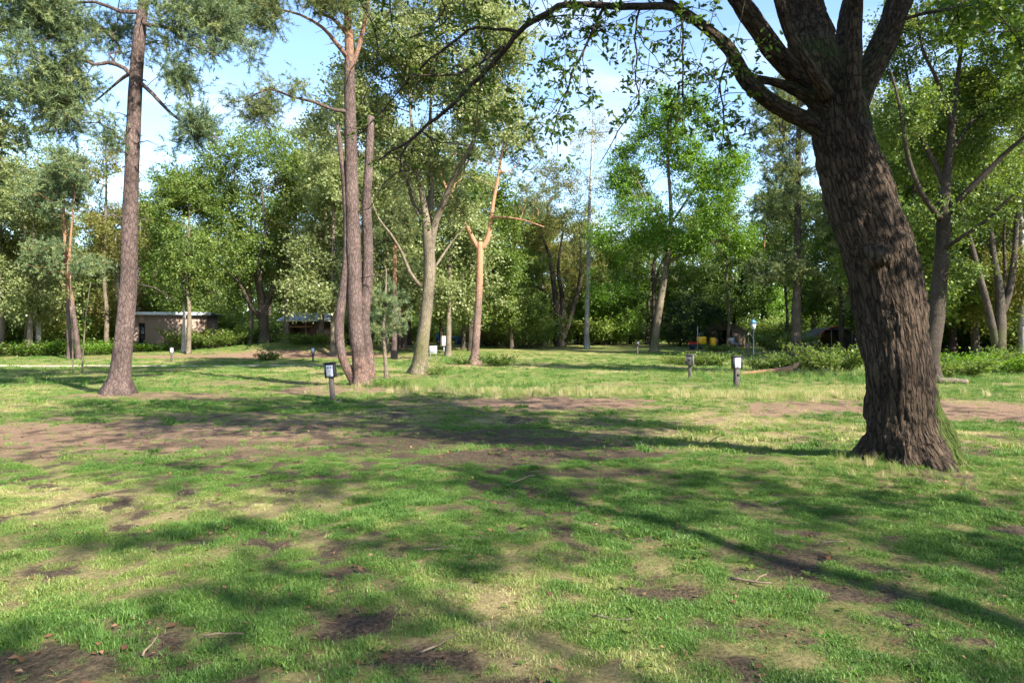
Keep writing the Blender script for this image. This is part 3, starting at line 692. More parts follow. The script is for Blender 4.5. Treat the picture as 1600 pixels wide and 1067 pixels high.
    # crown far overhead: tips linked to the limbs
    ells = [((7.6, 5.0, 7.6), (2.3, 2.0, 1.4), 230), ((7.4, 6.2, 9.6), (2.6, 2.4, 1.8), 90), ((3.6, 8.5, 9.5), (5.2, 5.0, 3.6), 150), ((7.4, 8.6, 8.8), (3.6, 4.4, 2.6), 80), ((1.6, 7.2, 8.2), (3.2, 3.2, 2.4), 70), ((4.5, 4.6, 8.6), (3.6, 2.6, 2.4), 70)]  # leading lobe added on the sun side, out of view, to shade the upper trunk
    tips = crown_tips(ells, g, 0.5, 0.45, 5)
    # keep the crown above what the photograph shows open
    def proj(p): return 800 + FPX * p[:, 0] / np.maximum(p[:, 1], .5), HOR - FPX * (p[:, 2] - CAMH) / np.maximum(p[:, 1], .5)
    px, py = proj(tips); tips = tips[(py < -60) | (px > 1480) & (py < 60)]
    paths = skeleton([SP[k] for k in ['l2', 'l3', 'l4', 'l5', 'l6', 'l3b', 'l1']], tips, g, amin=5.6, tip_r=0.007)
    add_paths(br, paths)
    # side twigs of the hanging boughs
    lv = MB(); Tn = []
    dens = {'a': 40, 'a2': 30, 'a3': 20, 'a4': 10, 'a5': 6, 'a6': 6, 't1': 34, 't2': 14, 't3': 24, 't4': 8, 't5': 20, 't6': 10, 't7': 34, 't8': 20, 't9': 8, 't10': 10, 'l1': 16}
    full = {'t1': 1.0, 't3': 0.95, 't5': 1.0, 't8': 0.95, 't7': 0.9, 't2': 0.55, 'a': 0.35, 'a2': 0.4, 'a3': 0.4, 't9': .8, 'l1': .7}
    for k, n_ in dens.items():
        p, r = SP[k]
        for _ in range(n_):
            i = int((0.12 + 0.86 * g.random()) * (len(p) - 1)) if k != 'l1' else int((0.55 + 0.4 * g.random()) * (len(p) - 1))
            l = 0.2 + 0.5 * g.random() ** 1.3
            d = unit(rand_dirs(1, g)[0] * np.array([1.3, 1.2, .8]) + np.array([-0.1, -0.1, -0.3])); m = 5
            c = p[i] + np.linspace(0, l, m)[:, None] * d + np.cumsum(g.normal(size=(m, 3)) * 0.022, 0); c[0] = p[i]
            br.tube(c, np.linspace(min(r[i] * .6, .006), 0.0022, m), 4, cap=False)
            if g.random() < full.get(k, 0.4):
                nl = 9 + int(12 * g.random())
                ti = g.random(nl) ** 0.3 * (m - 1); i0 = np.minimum(ti.astype(int), m - 2); f = (ti - i0)[:, None]
                Tn.append((c[i0] * (1 - f) + c[i0 + 1] * f, np.repeat(d[None], nl, 0)))
    for k in ('t1', 't3', 't8', 't5', 't2'):       # leafy ends
        p, r = SP[k]; m = {'t2': 8}.get(k, 26); ti = (g.random(m) ** 0.7 * (len(p) - 2)).astype(int)
        Tn.append((p[ti] + g.normal(size=(m, 3)) * 0.06, np.repeat(np.array([[0, 0, -0.4]]), m, 0)))
    cl = [(W(640, -5, 8.4), 40, .2), (W(590, 15, 8.6), 30, .18), (W(700, 20, 8.4), 30, .16), (W(1160, 60, 7.4), 30, .18), (W(960, 70, 7.7), 24, .12), (W(850, 120, 7.7), 30, .16), (W(905, 150, 7.7), 24, .12), (W(1012, 118, 7.7), 26, .11), (W(1035, 112, 7.7), 18, .08), (W(985, 116, 7.7), 12, .07), (W(870, 175, 7.6), 60, .16), (W(885, 90, 7.7), 30, .12), (W(1080, 60, 7.6), 50, .16), (W(1100, 130, 7.5), 50, .22), (W(1135, 165, 7.4), 60, .22),
          (W(940, 20, 7.8), 60, .22), (W(1000, -5, 7.6), 60, .22), (W(720, 5, 8.3), 50, .2), (W(1120, 10, 7.5), 50, .2), (W(780, -5, 8.2), 40, .16), (W(850, 10, 7.9), 40, .15), (W(1080, 175, 7.5), 40, .2), (W(730, 165, 8.3), 26, .16), (W(790, 140, 8.3), 30, .2), (W(840, 185, 7.8), 30, .14), (W(780, 215, 8.3), 24, .2), (W(870, 240, 7.7), 26, .15)]
    for c, m, s in cl:
        m = int(m * 1.7); sub = c + g.normal(size=(5, 3)) * s
        Tn.append((sub[(g.random(m) * 5).astype(int)] + g.normal(size=(m, 3)) * .055, rand_dirs(m, g) * 0.8 + np.array([0, 0, -0.2])))
        br.tube([c + (0.02, 0, 2.2 * s), c + g.normal(size=3) * s * .3, c + (g.normal() * s, 0, -1.4 * s)], [0.004, 0.003, 0.002], 4, cap=False)
    P = np.concatenate([t[0] for t in Tn]); Dd = np.concatenate([t[1] for t in Tn]); n_ = len(P)
    D2 = unit(Dd * 0.4 + rand_dirs(n_, g) * np.array([1, 1, .7])); Nn = unit(rand_dirs(n_, g) * .8 + np.array([0, 0, 0.8]))
    lobed_leaves(lv, P, D2, Nn, 0.078 * (0.6 + 0.6 * g.random(n_)), 0.45 + 0.2 * g.normal(size=n_))
    # leaves of the overhead crown, including the added sun-side lobe that shades the trunk
    leaf_clumps(lv, tips, np.array([4.5, 8, 7.5]), g, per=50, spread=0.6, size=0.125, wd=0.27)
    # edge sprays that peek in at the top right
    ed = [(W(1480 + 60 * g.random(), 0 + 50 * g.random(), 8 + g.random() * 2)) for _ in range(16)] + [W(1560 + 60 * g.random(), 30 + 60 * g.random(), 8 + g.random() * 2) for _ in range(14)]
    ed = np.array(ed); leaf_clumps(lv, ed, np.array([5.0, 8.4, 6.5]), g, per=46, spread=0.36, size=0.10, wd=0.27)
    ep = skeleton([SP['l5']], ed, g, amin=4.5, tip_r=0.006); add_paths(br, ep)
    br.build('branch', M['bark_branch'], root, smooth=True, shift=base)
    lv.build('crown', M['leaf_oak'], root, shift=base)
    return root
oak = build_oak()

# ------------------------------------------------------------------ pines
def orange_from(z0, z1):
    return lambda p: 0.85 * sstep(z0, z1, p[:, 2])
def build_pines():
    global WS
    WS = 0.72
    # left pine
    D = 18.0; b = G(185, D)
    st = [px_stem(D, [(182, 632, 50), (187, 590, 41), (195, 520, 37), (202, 440, 34), (203, 380, 31), (206, 280, 29), (212, 150, 27), (219, 60, 24), (226, 0, 21), (233, -120, 16), (238, -260, 8)]),
          px_stem(D, [(213, 128, 11), (196, 108, 9, 17.9), (170, 99, 8, 17.8), (148, 102, 6, 17.6), (100, 80, 3, 17.2)]),
          px_stem(D, [(212, 112, 9), (195, 122, 7, 18.2), (178, 136, 5, 18.3), (150, 160, 3, 18.4)]),
          px_stem(D, [(218, 128, 9), (240, 148, 8, 17.7), (268, 178, 6, 17.5), (300, 200, 4, 17.3), (345, 218, 2, 17.0)]),
          px_stem(D, [(222, 40, 9), (262, 45, 7, 17.5), (300, 70, 5, 17.2), (345, 90, 2.5, 17)]),
          px_stem(D, [(224, 20, 10), (190, 20, 8, 17.7), (150, 5, 6, 17.4), (90, 10, 3, 17.0)])]
    ells = [px_ell(100, 35, 85, 50, 17, 1.6, 50), px_ell(60, 110, 75, 55, 17.2, 1.5, 44), px_ell(325, 40, 80, 60, 17.2, 1.6, 46), px_ell(300, 200, 50, 24, 17.2, 0.7, 13), px_ell(280, 130, 45, 30, 17.4, .8, 9), px_ell(130, 185, 55, 45, 18, 1.0, 18),
            px_ell(230, -150, 190, 110, 18, 3, 110), px_ell(240, -300, 110, 60, 18, 2, 40), px_ell(180, 205, 30, 20, 18, .5, 5), px_ell(200, 40, 60, 40, 19, 1, 12)]
    gen_tree('pine_tree', 'tall single-trunk pine with reddish grey bark in left foreground', b, st, ells, 'bark_pine', 'needle_blue', 11, 'needle', flare=0.75, sides=28, amin=6, lump=0.07, stubs=16,
             leafkw=dict(shoots=15, per=34, spread=0.66, nl=0.12, nw=0.008), skel=dict(tip_r=0.009, droop=-0.03, wob=0.22), extra=orange_from(9, 14), gap=0.5, gscale=0.8)
    # triple pine
    D = 21.3; b = G(566, D)
    st = [px_stem(D, [(568, 622, 44), (566, 595, 36), (560, 550, 31), (555, 500, 31), (553, 400, 31), (550, 280, 28), (547, 150, 24), (546, 60, 17), (540, -60, 13), (538, -200, 6)]),
          px_stem(D, [(562, 612, 24), (549, 588, 21), (535, 558, 19), (530, 520, 20), (533, 480, 20), (541, 420, 19), (543, 360, 17), (539, 290, 14), (533, 240, 11), (528, 196, 6)]),
          px_stem(21.5, [(576, 616, 30), (578, 580, 23), (574, 540, 22), (569, 500, 23), (574, 440, 24), (575, 380, 22), (573, 320, 20), (577, 250, 17), (580, 183, 15)]),
          px_stem(21.5, [(549, 110, 12), (558, 85, 10), (568, 50, 9), (576, 0, 8), (580, -90, 5)]),
          px_stem(D, [(548, 176, 8), (520, 172, 7, 21), (490, 160, 6, 20.8), (455, 152, 5, 20.5), (420, 140, 4, 20.2), (385, 158, 2.5, 20)]),
          px_stem(D, [(547, 95, 10), (525, 68, 9, 21), (505, 45, 7, 20.8), (470, 25, 5, 20.6), (430, 15, 3, 20.5)]),
          px_stem(D, [(546, 60, 8), (520, 30, 7, 21.1), (490, 22, 5, 20.8)])]
    ells = [px_ell(395, 160, 38, 24, 20.2, .7, 14), px_ell(450, 135, 40, 14, 20.5, .5, 5), px_ell(440, 20, 70, 32, 20.6, 1.2, 36), px_ell(520, 10, 60, 40, 21, 1.2, 30), px_ell(540, -130, 150, 90, 21.3, 2.6, 110), px_ell(600, -20, 40, 30, 22, 1, 12), px_ell(370, 30, 40, 30, 20.8, .8, 12)]
    gen_tree('pine_tree', 'three-stemmed pine with two broken tops behind the dark meter post', b, st, ells, 'bark_pine', 'needle', 12, 'needle', flare=0.5, sides=24, amin=7.2, lump=0.07, stubs=10,
             leafkw=dict(shoots=15, per=34, spread=0.66, nl=0.12, nw=0.008), skel=dict(tip_r=0.009, wob=0.22), extra=lambda p: 0.75 * sstep(8.5, 11.5, p[:, 2]) + 0.4 * (1 - sstep(0.5, 2.2, p[:, 2])), gap=0.5, gscale=0.8)
    WS = 0.82
    # orange forked pine
    D = 39.7; b = G(741, D)
    st = [px_stem(D, [(740, 576, 20), (742, 555, 16), (746, 500, 14), (749, 440, 13), (750, 385, 13), (749, 380, 9)]),
          px_stem(D, [(750, 392, 10), (738, 372, 9), (722, 340, 8, 39), (704, 308, 6, 38.6), (690, 275, 4, 38), (680, 230, 2.5, 38)]),
          px_stem(D, [(749, 392, 11), (762, 374, 10), (767, 345, 8), (771, 315, 7), (778, 280, 6), (786, 230, 4), (795, 190, 2)]),
          px_stem(D, [(767, 340, 4), (790, 340, 3.5, 39), (820, 345, 3, 38.4), (850, 355, 2, 38)])]
    ells = [px_ell(700, 230, 55, 40, 38.5, 2, 26), px_ell(800, 225, 60, 50, 39.7, 2, 40), px_ell(745, 270, 45, 22, 40, 1.2, 8), px_ell(845, 310, 50, 30, 38.5, 1.4, 16)]
    gen_tree('pine_tree', 'orange-barked pine forking into a wide Y in the middle distance', b, st, ells, 'bark_orange', 'needle', 13, 'needle', flare=0.6, sides=16, amin=8, leafkw=dict(shoots=13, per=26, spread=0.6, nl=0.14, nw=0.014), skel=dict(tip_r=0.012, wob=.2), extra=orange_from(1.5, 6.5), gap=.5, gscale=.6)
    # young pine beside it
    D = 26.7; b = G(602, D)
    st = [px_stem(D, [(604, 596, 9), (602, 560, 7), (599, 520, 6.5), (602, 470, 5), (604, 420, 2)])]
    ells = [px_ell(602, 485, 34, 45, D, .8, 48), px_ell(580, 505, 18, 12, D, .4, 6), px_ell(622, 505, 14, 12, D, .4, 6)]
    gen_tree('young_pine', 'small young pine with bluish bottlebrush needles right of the three-stemmed pine', b, st, ells, 'bark_grey', 'needle_blue', 14, 'needle', flare=0.3, sides=10, amin=1.6, leafkw=dict(shoots=7, per=22, spread=0.34, nl=0.13, nw=0.008), gap=0)
    # slim pines beyond
    for sd_, px, D, w_, top, lab, lean in ((15, 616, 46, 10, 300, 'slim straight pine standing behind the small young pine', 2), (16, 632, 57, 9, 300, 'pink-barked slim pine left of the pale spreading tree', -6), (17, 625, 60, 8, 330, 'thin pine close behind the pink-barked slim pine', 0),
                                          (18, 1243, 46, 17, 170, 'thick straight pine behind the bushes left of the leaning oak', 4)):
        b = G(px, D); by = HOR + FPX * (CAMH - b[2]) / D
        st = [px_stem(D, [(px, by + 4, w_ * 1.2), (px + lean * .3, 480, w_ * .95), (px + lean * .6, 400, w_ * .8), (px + lean, top, w_ * .45), (px + lean * 1.1, top - 60, w_ * .2)])]
        ells = [px_ell(px + lean, top, 45 * 40 / D, 60, D, 2.0, 60), px_ell(px + lean, top + 70, 40 * 40 / D, 40, D, 1.8, 26), px_ell(px + 25, 420, 18, 16, D, .8, 5)]
        if sd_ == 18: ells += [px_ell(px, 200, 75, 90, D, 2.6, 90), px_ell(px + 10, 330, 70, 70, D, 2.4, 60), px_ell(px - 30, 420, 50, 30, D, 2, 20)]
        gen_tree('pine_tree', lab, b, st, ells, 'bark_dark' if sd_ == 18 else 'bark_pine', 'needle', sd_, 'needle', flare=0.35, sides=12, amin=5, leafkw=dict(shoots=13, per=24, spread=0.75, nl=0.16, nw=0.018), skel=dict(tip_r=0.012, wob=.2), extra=orange_from(2.0, 7) if sd_ != 18 else None, gap=.5, gscale=.6)
    # twin orange pines on the left
    for sd_, px, D, w_, pts, lab in ((19, 110, 47, 11, [(109, 480), (106, 430), (103, 390), (100, 330), (98, 280)], 'left of two close orange pines beyond the sandy path'), (20, 124, 46, 8, [(118, 510), (112, 460), (109, 410), (112, 360), (118, 300)], 'thinner leaning one of two close orange pines beyond the sandy path')):
        b = G(px, D)
        st = [px_stem(D, [(px, HOR + FPX * (CAMH - b[2]) / D + 4, w_ * 1.2)] + [(a, c, w_ * (1 - .18 * i)) for i, (a, c) in enumerate(pts)])]
        ells = [px_ell(pts[-1][0] - 10, 290, 55, 55, D, 2.2, 60), px_ell(pts[2][0] - 30, 400, 40, 26, D, 1.6, 18), px_ell(pts[2][0] + 35, 420, 30, 22, D, 1.4, 10)]
        gen_tree('pine_tree', lab, b, st, ells, 'bark_pine', 'needle_blue', sd_, 'needle', flare=0.35, sides=12, amin=4, leafkw=dict(shoots=13, per=26, spread=0.75, nl=0.16, nw=0.018), skel=dict(tip_r=0.012, wob=.2), extra=orange_from(2.0, 6), gap=.5, gscale=.6)
build_pines()

# ------------------------------------------------------------------ broadleaf trees one can tell apart
def mossf(seed, amt=0.5, top=3.0):
    return lambda p: amt * fbm(np.asarray(p) * 0.9, 2, seed) * (1 - sstep(top * .4, top, p[:, 2])) * 1.6
def build_broadleaf():
    global WS
    WS = 0.74
    # pale spreading tree (silvery leaves)
    D = 29.4; b = G(657, D)
    st = [px_stem(D, [(652, 592, 38), (656, 570, 31), (662, 520, 27), (668, 470, 25), (671, 420, 26), (669, 380, 24), (664, 330, 14), (655, 280, 10), (645, 210, 7), (640, 130, 4), (650, 40, 2)]),
          px_stem(D, [(671, 400, 18), (680, 350, 15), (694, 315, 13, 29), (706, 285, 10, 28.6), (730, 240, 7, 28), (755, 190, 4, 27.6)]),
          px_stem(D, [(670, 390, 16), (673, 330, 13, 29.8), (674, 270, 10, 30), (672, 190, 7, 30), (680, 100, 5, 30), (690, 10, 3, 30), (700, -60, 2, 30)]),
          px_stem(D, [(660, 345, 9), (645, 315, 7, 29.8), (635, 280, 5, 30), (610, 230, 3, 30.2)]),
          px_stem(D, [(657, 448, 9), (640, 425, 7.5, 29), (628, 395, 6, 28.7), (610, 365, 5, 28.4), (592, 342, 3.5, 28), (575, 300, 2, 27.8)]),
          px_stem(D, [(678, 420, 6), (705, 380, 4, 30), (730, 350, 2, 30)])]
    ells = [px_ell(640, 120, 105, 90, 29.4, 3.6, 170), px_ell(740, 90, 90, 90, 29, 3.4, 150), px_ell(690, -20, 120, 70, 29.4, 3.6, 120), px_ell(560, 190, 75, 60, 28.6, 2.4, 80), px_ell(650, 240, 80, 40, 29.4, 2.4, 60), px_ell(770, 185, 60, 45, 28.2, 2.0, 50), px_ell(720, 320, 45, 30, 30, 1.5, 16), px_ell(585, 290, 45, 30, 28.4, 1.4, 20)]
    gen_tree('poplar_tree', 'pale-barked spreading tree with silvery leaves in the middle of the clearing', b, st, ells, 'bark_grey', 'leaf_pale', 31, flare=0.45, sides=20, amin=5.5, twigs=.25, leafkw=dict(per=120, spread=0.8, size=0.12, wd=0.36), extra=mossf(3, 0.55, 4.0), gscale=.5)
    WS = 0.85
    # dense oak on the left
    D = 55; b = G(412, D)
    st = [px_stem(D, [(414, 562, 22), (413, 520, 17), (411, 490, 17), (410, 470, 15), (398, 420, 9), (380, 370, 6), (350, 310, 3)]),
          px_stem(D, [(411, 490, 12), (425, 455, 9), (436, 410, 8), (440, 360, 5), (445, 300, 3)]),
          px_stem(D, [(410, 470, 11), (405, 420, 8, 54), (415, 370, 6, 53), (410, 300, 3, 53)]),
          px_stem(D, [(409, 500, 9), (390, 475, 7, 54), (372, 440, 5, 53), (330, 400, 3, 53)])]
    ells = [px_ell(390, 270, 80, 75, 55, 4.5, 190), px_ell(300, 330, 75, 75, 54, 4.0, 150), px_ell(455, 290, 55, 80, 55, 4.0, 110), px_ell(370, 390, 90, 50, 54, 4, 90), px_ell(265, 400, 40, 50, 54, 3, 46), px_ell(455, 410, 40, 40, 55, 2.6, 36)]
    gen_tree('oak_tree', 'dense round-crowned oak with branching dark trunk between the house and the cabin', b, st, ells, 'bark_dark', 'leaf_mid', 32, flare=0.4, sides=12, amin=3.2, leafkw=dict(per=72, spread=1.0, size=0.17, wd=0.34), gscale=.35, extra=mossf(4, .5))
    # bright green leaning tree
    D = 57; b = G(1022, D)
    st = [px_stem(D, [(1020, 562, 18), (1023, 535, 14), (1029, 490, 13), (1037, 440, 12), (1045, 390, 9), (1048, 330, 7), (1044, 260, 5), (1044, 190, 3), (1040, 150, 1.5)]),
          px_stem(D, [(1042, 410, 6), (1075, 395, 4, 56), (1110, 380, 3, 55), (1140, 360, 1.5, 55)]),
          px_stem(D, [(1046, 380, 5), (1030, 340, 4, 56), (1005, 300, 3, 55), (985, 260, 1.5, 55)]),
          px_stem(D, [(1048, 350, 5), (1075, 310, 4, 57), (1100, 270, 2, 57)])]
    ells = [px_ell(1055, 200, 62, 62, 57, 3.4, 210), px_ell(1000, 275, 48, 62, 56.5, 3.0, 140), px_ell(1105, 270, 66, 64, 57, 3.4, 200), px_ell(1060, 345, 105, 52, 56, 3.8, 190), px_ell(1130, 370, 50, 40, 56, 2.4, 50), px_ell(970, 360, 50, 40, 56, 2.6, 50), px_ell(960, 440, 45, 35, 56, 2, 26)]
    gen_tree('oak_tree', 'tall leaning tree with bright fresh green leaves right of centre', b, st, ells, 'bark_grey', 'leaf_bright', 33, flare=0.4, sides=12, amin=6, leafkw=dict(per=66, spread=0.95, size=0.17, wd=0.34), gscale=.4, extra=mossf(5, .5))
    # dark multi-stem tree at centre, hidden foot
    D = 68; b = G(876, D)
    st = [px_stem(D, [(876, 548, 20), (872, 500, 14), (866, 450, 10), (858, 400, 6), (840, 350, 3)]),
          px_stem(D, [(878, 530, 12), (879, 470, 9), (872, 420, 6), (880, 360, 3)]),
          px_stem(D, [(880, 530, 10), (896, 480, 9), (906, 440, 8), (908, 400, 5), (905, 350, 3)]),
          px_stem(D, [(868, 480, 7), (850, 455, 5, 67), (820, 440, 3, 66), (780, 430, 1.5, 66)])]
    ells = [px_ell(850, 350, 70, 55, 68, 5, 150), px_ell(800, 410, 60, 50, 67, 4, 90), px_ell(900, 420, 50, 45, 68, 4, 60), px_ell(860, 290, 50, 35, 68, 4, 60)]
    gen_tree('willow_tree', 'dark multi-stemmed tree with yellowish green crown at the centre of the wood edge', b, st, ells, 'bark_dark', 'leaf_yellow', 34, flare=0.3, sides=10, amin=4, leafkw=dict(per=70, spread=1.2, size=0.18, wd=0.28, droop=.3), gscale=.35)
    # birch beside it
    D = 64; b = G(917, D)
    st = [px_stem(D, [(917, 552, 11), (917, 500, 9), (919, 430, 8), (920, 360, 6.5), (922, 290, 4.5), (925, 230, 3), (926, 180, 1.2)])]
    ells = [px_ell(920, 220, 38, 40, 64, 2.6, 60), px_ell(925, 300, 40, 45, 64, 2.6, 60), px_ell(930, 380, 40, 30, 64, 2.4, 26)]
    gen_tree('birch_tree', 'white-trunked birch with thin yellowing top at the centre', b, st, ells, 'bark_birch', 'leaf_yellow', 35, flare=0.25, sides=10, amin=7, leafkw=dict(per=40, spread=1.1, size=0.12, wd=0.34, droop=.5), gscale=.4)
    # dark stem behind the bright tree
    D = 72; b = G(1021, D)
    st = [px_stem(D, [(1021, 545, 13), (1022, 480, 9), (1021, 420, 7), (1030, 370, 4)]), px_stem(D, [(1022, 455, 6), (1030, 420, 5), (1045, 390, 3)])]
    gen_tree('oak_tree', 'dark forked trunk directly behind the leaning bright green tree', b, st, [px_ell(1010, 380, 60, 50, D, 4, 90), px_ell(1050, 420, 40, 30, D, 3, 30)], 'bark_dark', 'leaf_mid', 36, sides=9, amin=5, leafkw=dict(per=70, spread=1.2, size=0.19, wd=.34), gscale=.35)
    # right-hand mossy tree behind the oak
    D = 25; b = G(1452, D)
    st = [px_stem(D, [(1448, 602, 40), (1454, 560, 30), (1462, 500, 27), (1468, 440, 25), (1473, 370, 23), (1474, 330, 22), (1478, 280, 17), (1484, 220, 13), (1490, 160, 9), (1500, 80, 6), (1510, 0, 4), (1515, -90, 2)]),
          px_stem(D, [(1472, 345, 12), (1458, 330, 10, 24.7), (1438, 300, 8.5, 24.4), (1420, 255, 8, 24.2), (1412, 215, 8, 24), (1405, 170, 5, 24), (1390, 110, 3, 24)]),
          px_stem(D, [(1476, 295, 11), (1462, 262, 9, 25.2), (1445, 230, 8, 25.4), (1432, 195, 7, 25.6), (1425, 165, 5, 25.8), (1410, 90, 3, 26)]),
          px_stem(D, [(1478, 335, 13), (1500, 310, 11, 24.6), (1535, 275, 10, 24.2), (1570, 240, 8, 23.8), (1600, 215, 7, 23.4), (1660, 170, 4, 23)]),
          px_stem(D, [(1482, 240, 9), (1500, 215, 8, 25.4), (1525, 185, 6, 25.8), (1580, 160, 4, 26.4), (1640, 140, 2, 27)]),
          px_stem(D, [(1487, 200, 8), (1472, 150, 7, 24.6), (1455, 110, 6, 24.2), (1440, 80, 5, 24), (1430, 20, 3, 24)]),
          px_stem(D, [(1474, 390, 9), (1500, 372, 7, 24), (1540, 345, 6, 23.2), (1590, 300, 4, 22.6), (1650, 290, 2, 22)])]
    ells = [px_ell(1440, 60, 70, 60, 25, 2.6, 130), px_ell(1540, 60, 80, 70, 25, 3, 190), px_ell(1590, 150, 60, 60, 24, 2.4, 120), px_ell(1420, 190, 34, 50, 25, 1.8, 60), px_ell(1510, 150, 60, 50, 26, 2.2, 90), px_ell(1470, 230, 60, 40, 26.5, 1.6, 50), px_ell(1550, 240, 50, 40, 25.5, 1.8, 40), px_ell(1560, 320, 50, 34, 23.4, 1.8, 26), px_ell(1650, 250, 60, 70, 23.6, 2.4, 50), px_ell(1500, -60, 120, 50, 25, 3, 80), px_ell(1440, 330, 24, 30, 25, 1.4, 10), px_ell(1520, 420, 30, 20, 24, 1, 8)]
    gen_tree('oak_tree', 'mossy oak with many rising boughs directly behind the right edge of the leaning oak', b, st, ells, 'bark_branch', 'leaf_mid', 37, flare=0.4, sides=18, amin=4.4, twigs=.4, leafkw=dict(per=64, spread=0.62, size=0.115, wd=0.3), skel=dict(tip_r=.007), gscale=.5, extra=lambda p: 0.5 * fbm(p * .8, 2, 6))
    # far right multi-stem
    D = 39; b = G(1561, D)
    st = [px_stem(D, [(1560, 565, 26), (1562, 530, 20), (1563, 480, 17), (1560, 440, 13), (1552, 400, 10), (1546, 350, 8), (1535, 280, 4)]),
          px_stem(D, [(1558, 545, 15), (1548, 500, 13), (1538, 460, 12), (1530, 430, 11), (1518, 385, 8), (1505, 330, 5)]),
          px_stem(D, [(1566, 490, 13), (1578, 450, 12), (1584, 400, 10), (1588, 340, 8), (1592, 260, 6), (1600, 180, 3)]),
          px_stem(D, [(1564, 470, 8), (1570, 420, 7, 40), (1568, 370, 5, 40), (1575, 300, 3, 40)])]
    ells = [px_ell(1545, 280, 60, 60, 39, 3, 90), px_ell(1620, 260, 60, 80, 39, 3, 90), px_ell(1510, 340, 40, 40, 39, 2.4, 36), px_ell(1590, 150, 80, 60, 39, 3.2, 90), px_ell(1640, 400, 40, 30, 38, 2, 20)]
    gen_tree('oak_tree', 'three-stemmed grey tree at the far right above the bushes', b, st, ells, 'bark_dark', 'leaf_mid', 38, flare=0.3, sides=14, amin=4.5, leafkw=dict(per=66, spread=0.85, size=0.14, wd=0.32), gscale=.45, extra=mossf(8, .6))
    # dark forked tree by the tent
    D = 56; b = G(1316, D)
    st = [px_stem(D, [(1316, 555, 13), (1315, 510, 10), (1315, 470, 9), (1309, 440, 6), (1300, 400, 4)]), px_stem(D, [(1315, 475, 7), (1326, 455, 5), (1340, 420, 3)])]
    gen_tree('oak_tree', 'dark forked tree at the right end of the dark tunnel tent', b, st, [px_ell(1300, 370, 60, 60, D, 4, 110), px_ell(1350, 400, 40, 40, D, 3, 50), px_ell(1260, 420, 40, 30, D, 3, 30)], 'bark_dark', 'leaf_mid', 39, sides=9, amin=4, leafkw=dict(per=70, spread=1.0, size=0.17, wd=.34), gscale=.4)
    # slim trees around the house and cabin
    for sd_, px, D, w_, top, wm, lm, lab, cw in ((40, 286, 52, 6, 330, 'bark_birch', 'leaf_mid', 'slim white birch in front of the brick house wall', 36), (41, 294, 51, 8, 330, 'bark_grey', 'leaf_mid', 'slim tree with green crown in front of the house roof', 42), (42, 391, 56, 8, 320, 'bark_grey', 'leaf_mid', 'thin pale trunk left of the dense round-crowned oak', 30),
                                                (43, 446, 56, 9, 330, 'bark_grey', 'leaf_yellow', 'thin straight trunk at the left end of the cabin roof', 36), (44, 985, 84, 5, 330, 'bark_dark', 'leaf_mid', 'thin distant trunk left of the leaning bright tree', 40), (45, 723, 62, 7, 330, 'bark_dark', 'leaf_mid', 'dark thin trunk just left of the orange forked pine', 34),
                                                (46, 2, 52, 9, 230, 'bark_grey', 'leaf_pale', 'grey trunk at the left edge of the lawn', 60), (47, 1137, 66, 6, 330, 'bark_grey', 'leaf_mid', 'slim trunk in front of the brown tent', 44), (48, 1228, 64, 6, 300, 'bark_dark', 'leaf_mid', 'thin dark trunk left of the thick straight pine', 44), (49, 40, 58, 7, 260, 'bark_grey', 'leaf_mid', 'leafy thin tree left of the twin orange pines', 60),
                                                (50, 165, 56, 8, 270, 'bark_grey', 'leaf_yellow', 'yellowish leafy tree just left of the big left pine', 60), (51, 245, 66, 7, 380, 'bark_grey', 'leaf_bright', 'bright green tree between the big left pine and the house window', 40)):
        b = G(px, D); by = HOR + FPX * (CAMH - b[2]) / D
        st = [px_stem(D, [(px, by + 3, w_ * 1.2), (px + 2, 490, w_ * .9), (px - 2, 430, w_ * .75), (px + 2, top + 20, w_ * .45), (px, top - 50, w_ * .2)])]
        ells = [px_ell(px, top, cw, 60, D, 2.6, 90), px_ell(px + 8, top + 75, cw * .9, 40, D, 2.4, 50), px_ell(px - 12, top + 130, cw * .6, 22, D, 1.6, 12)]
        gen_tree('birch_tree' if wm == 'bark_birch' else 'slender_tree', lab, b, st, ells, wm, lm, sd_, flare=0.3, sides=9, amin=3.6, leafkw=dict(per=60, spread=0.9, size=0.16, wd=.34), gscale=.4)
build_broadleaf()

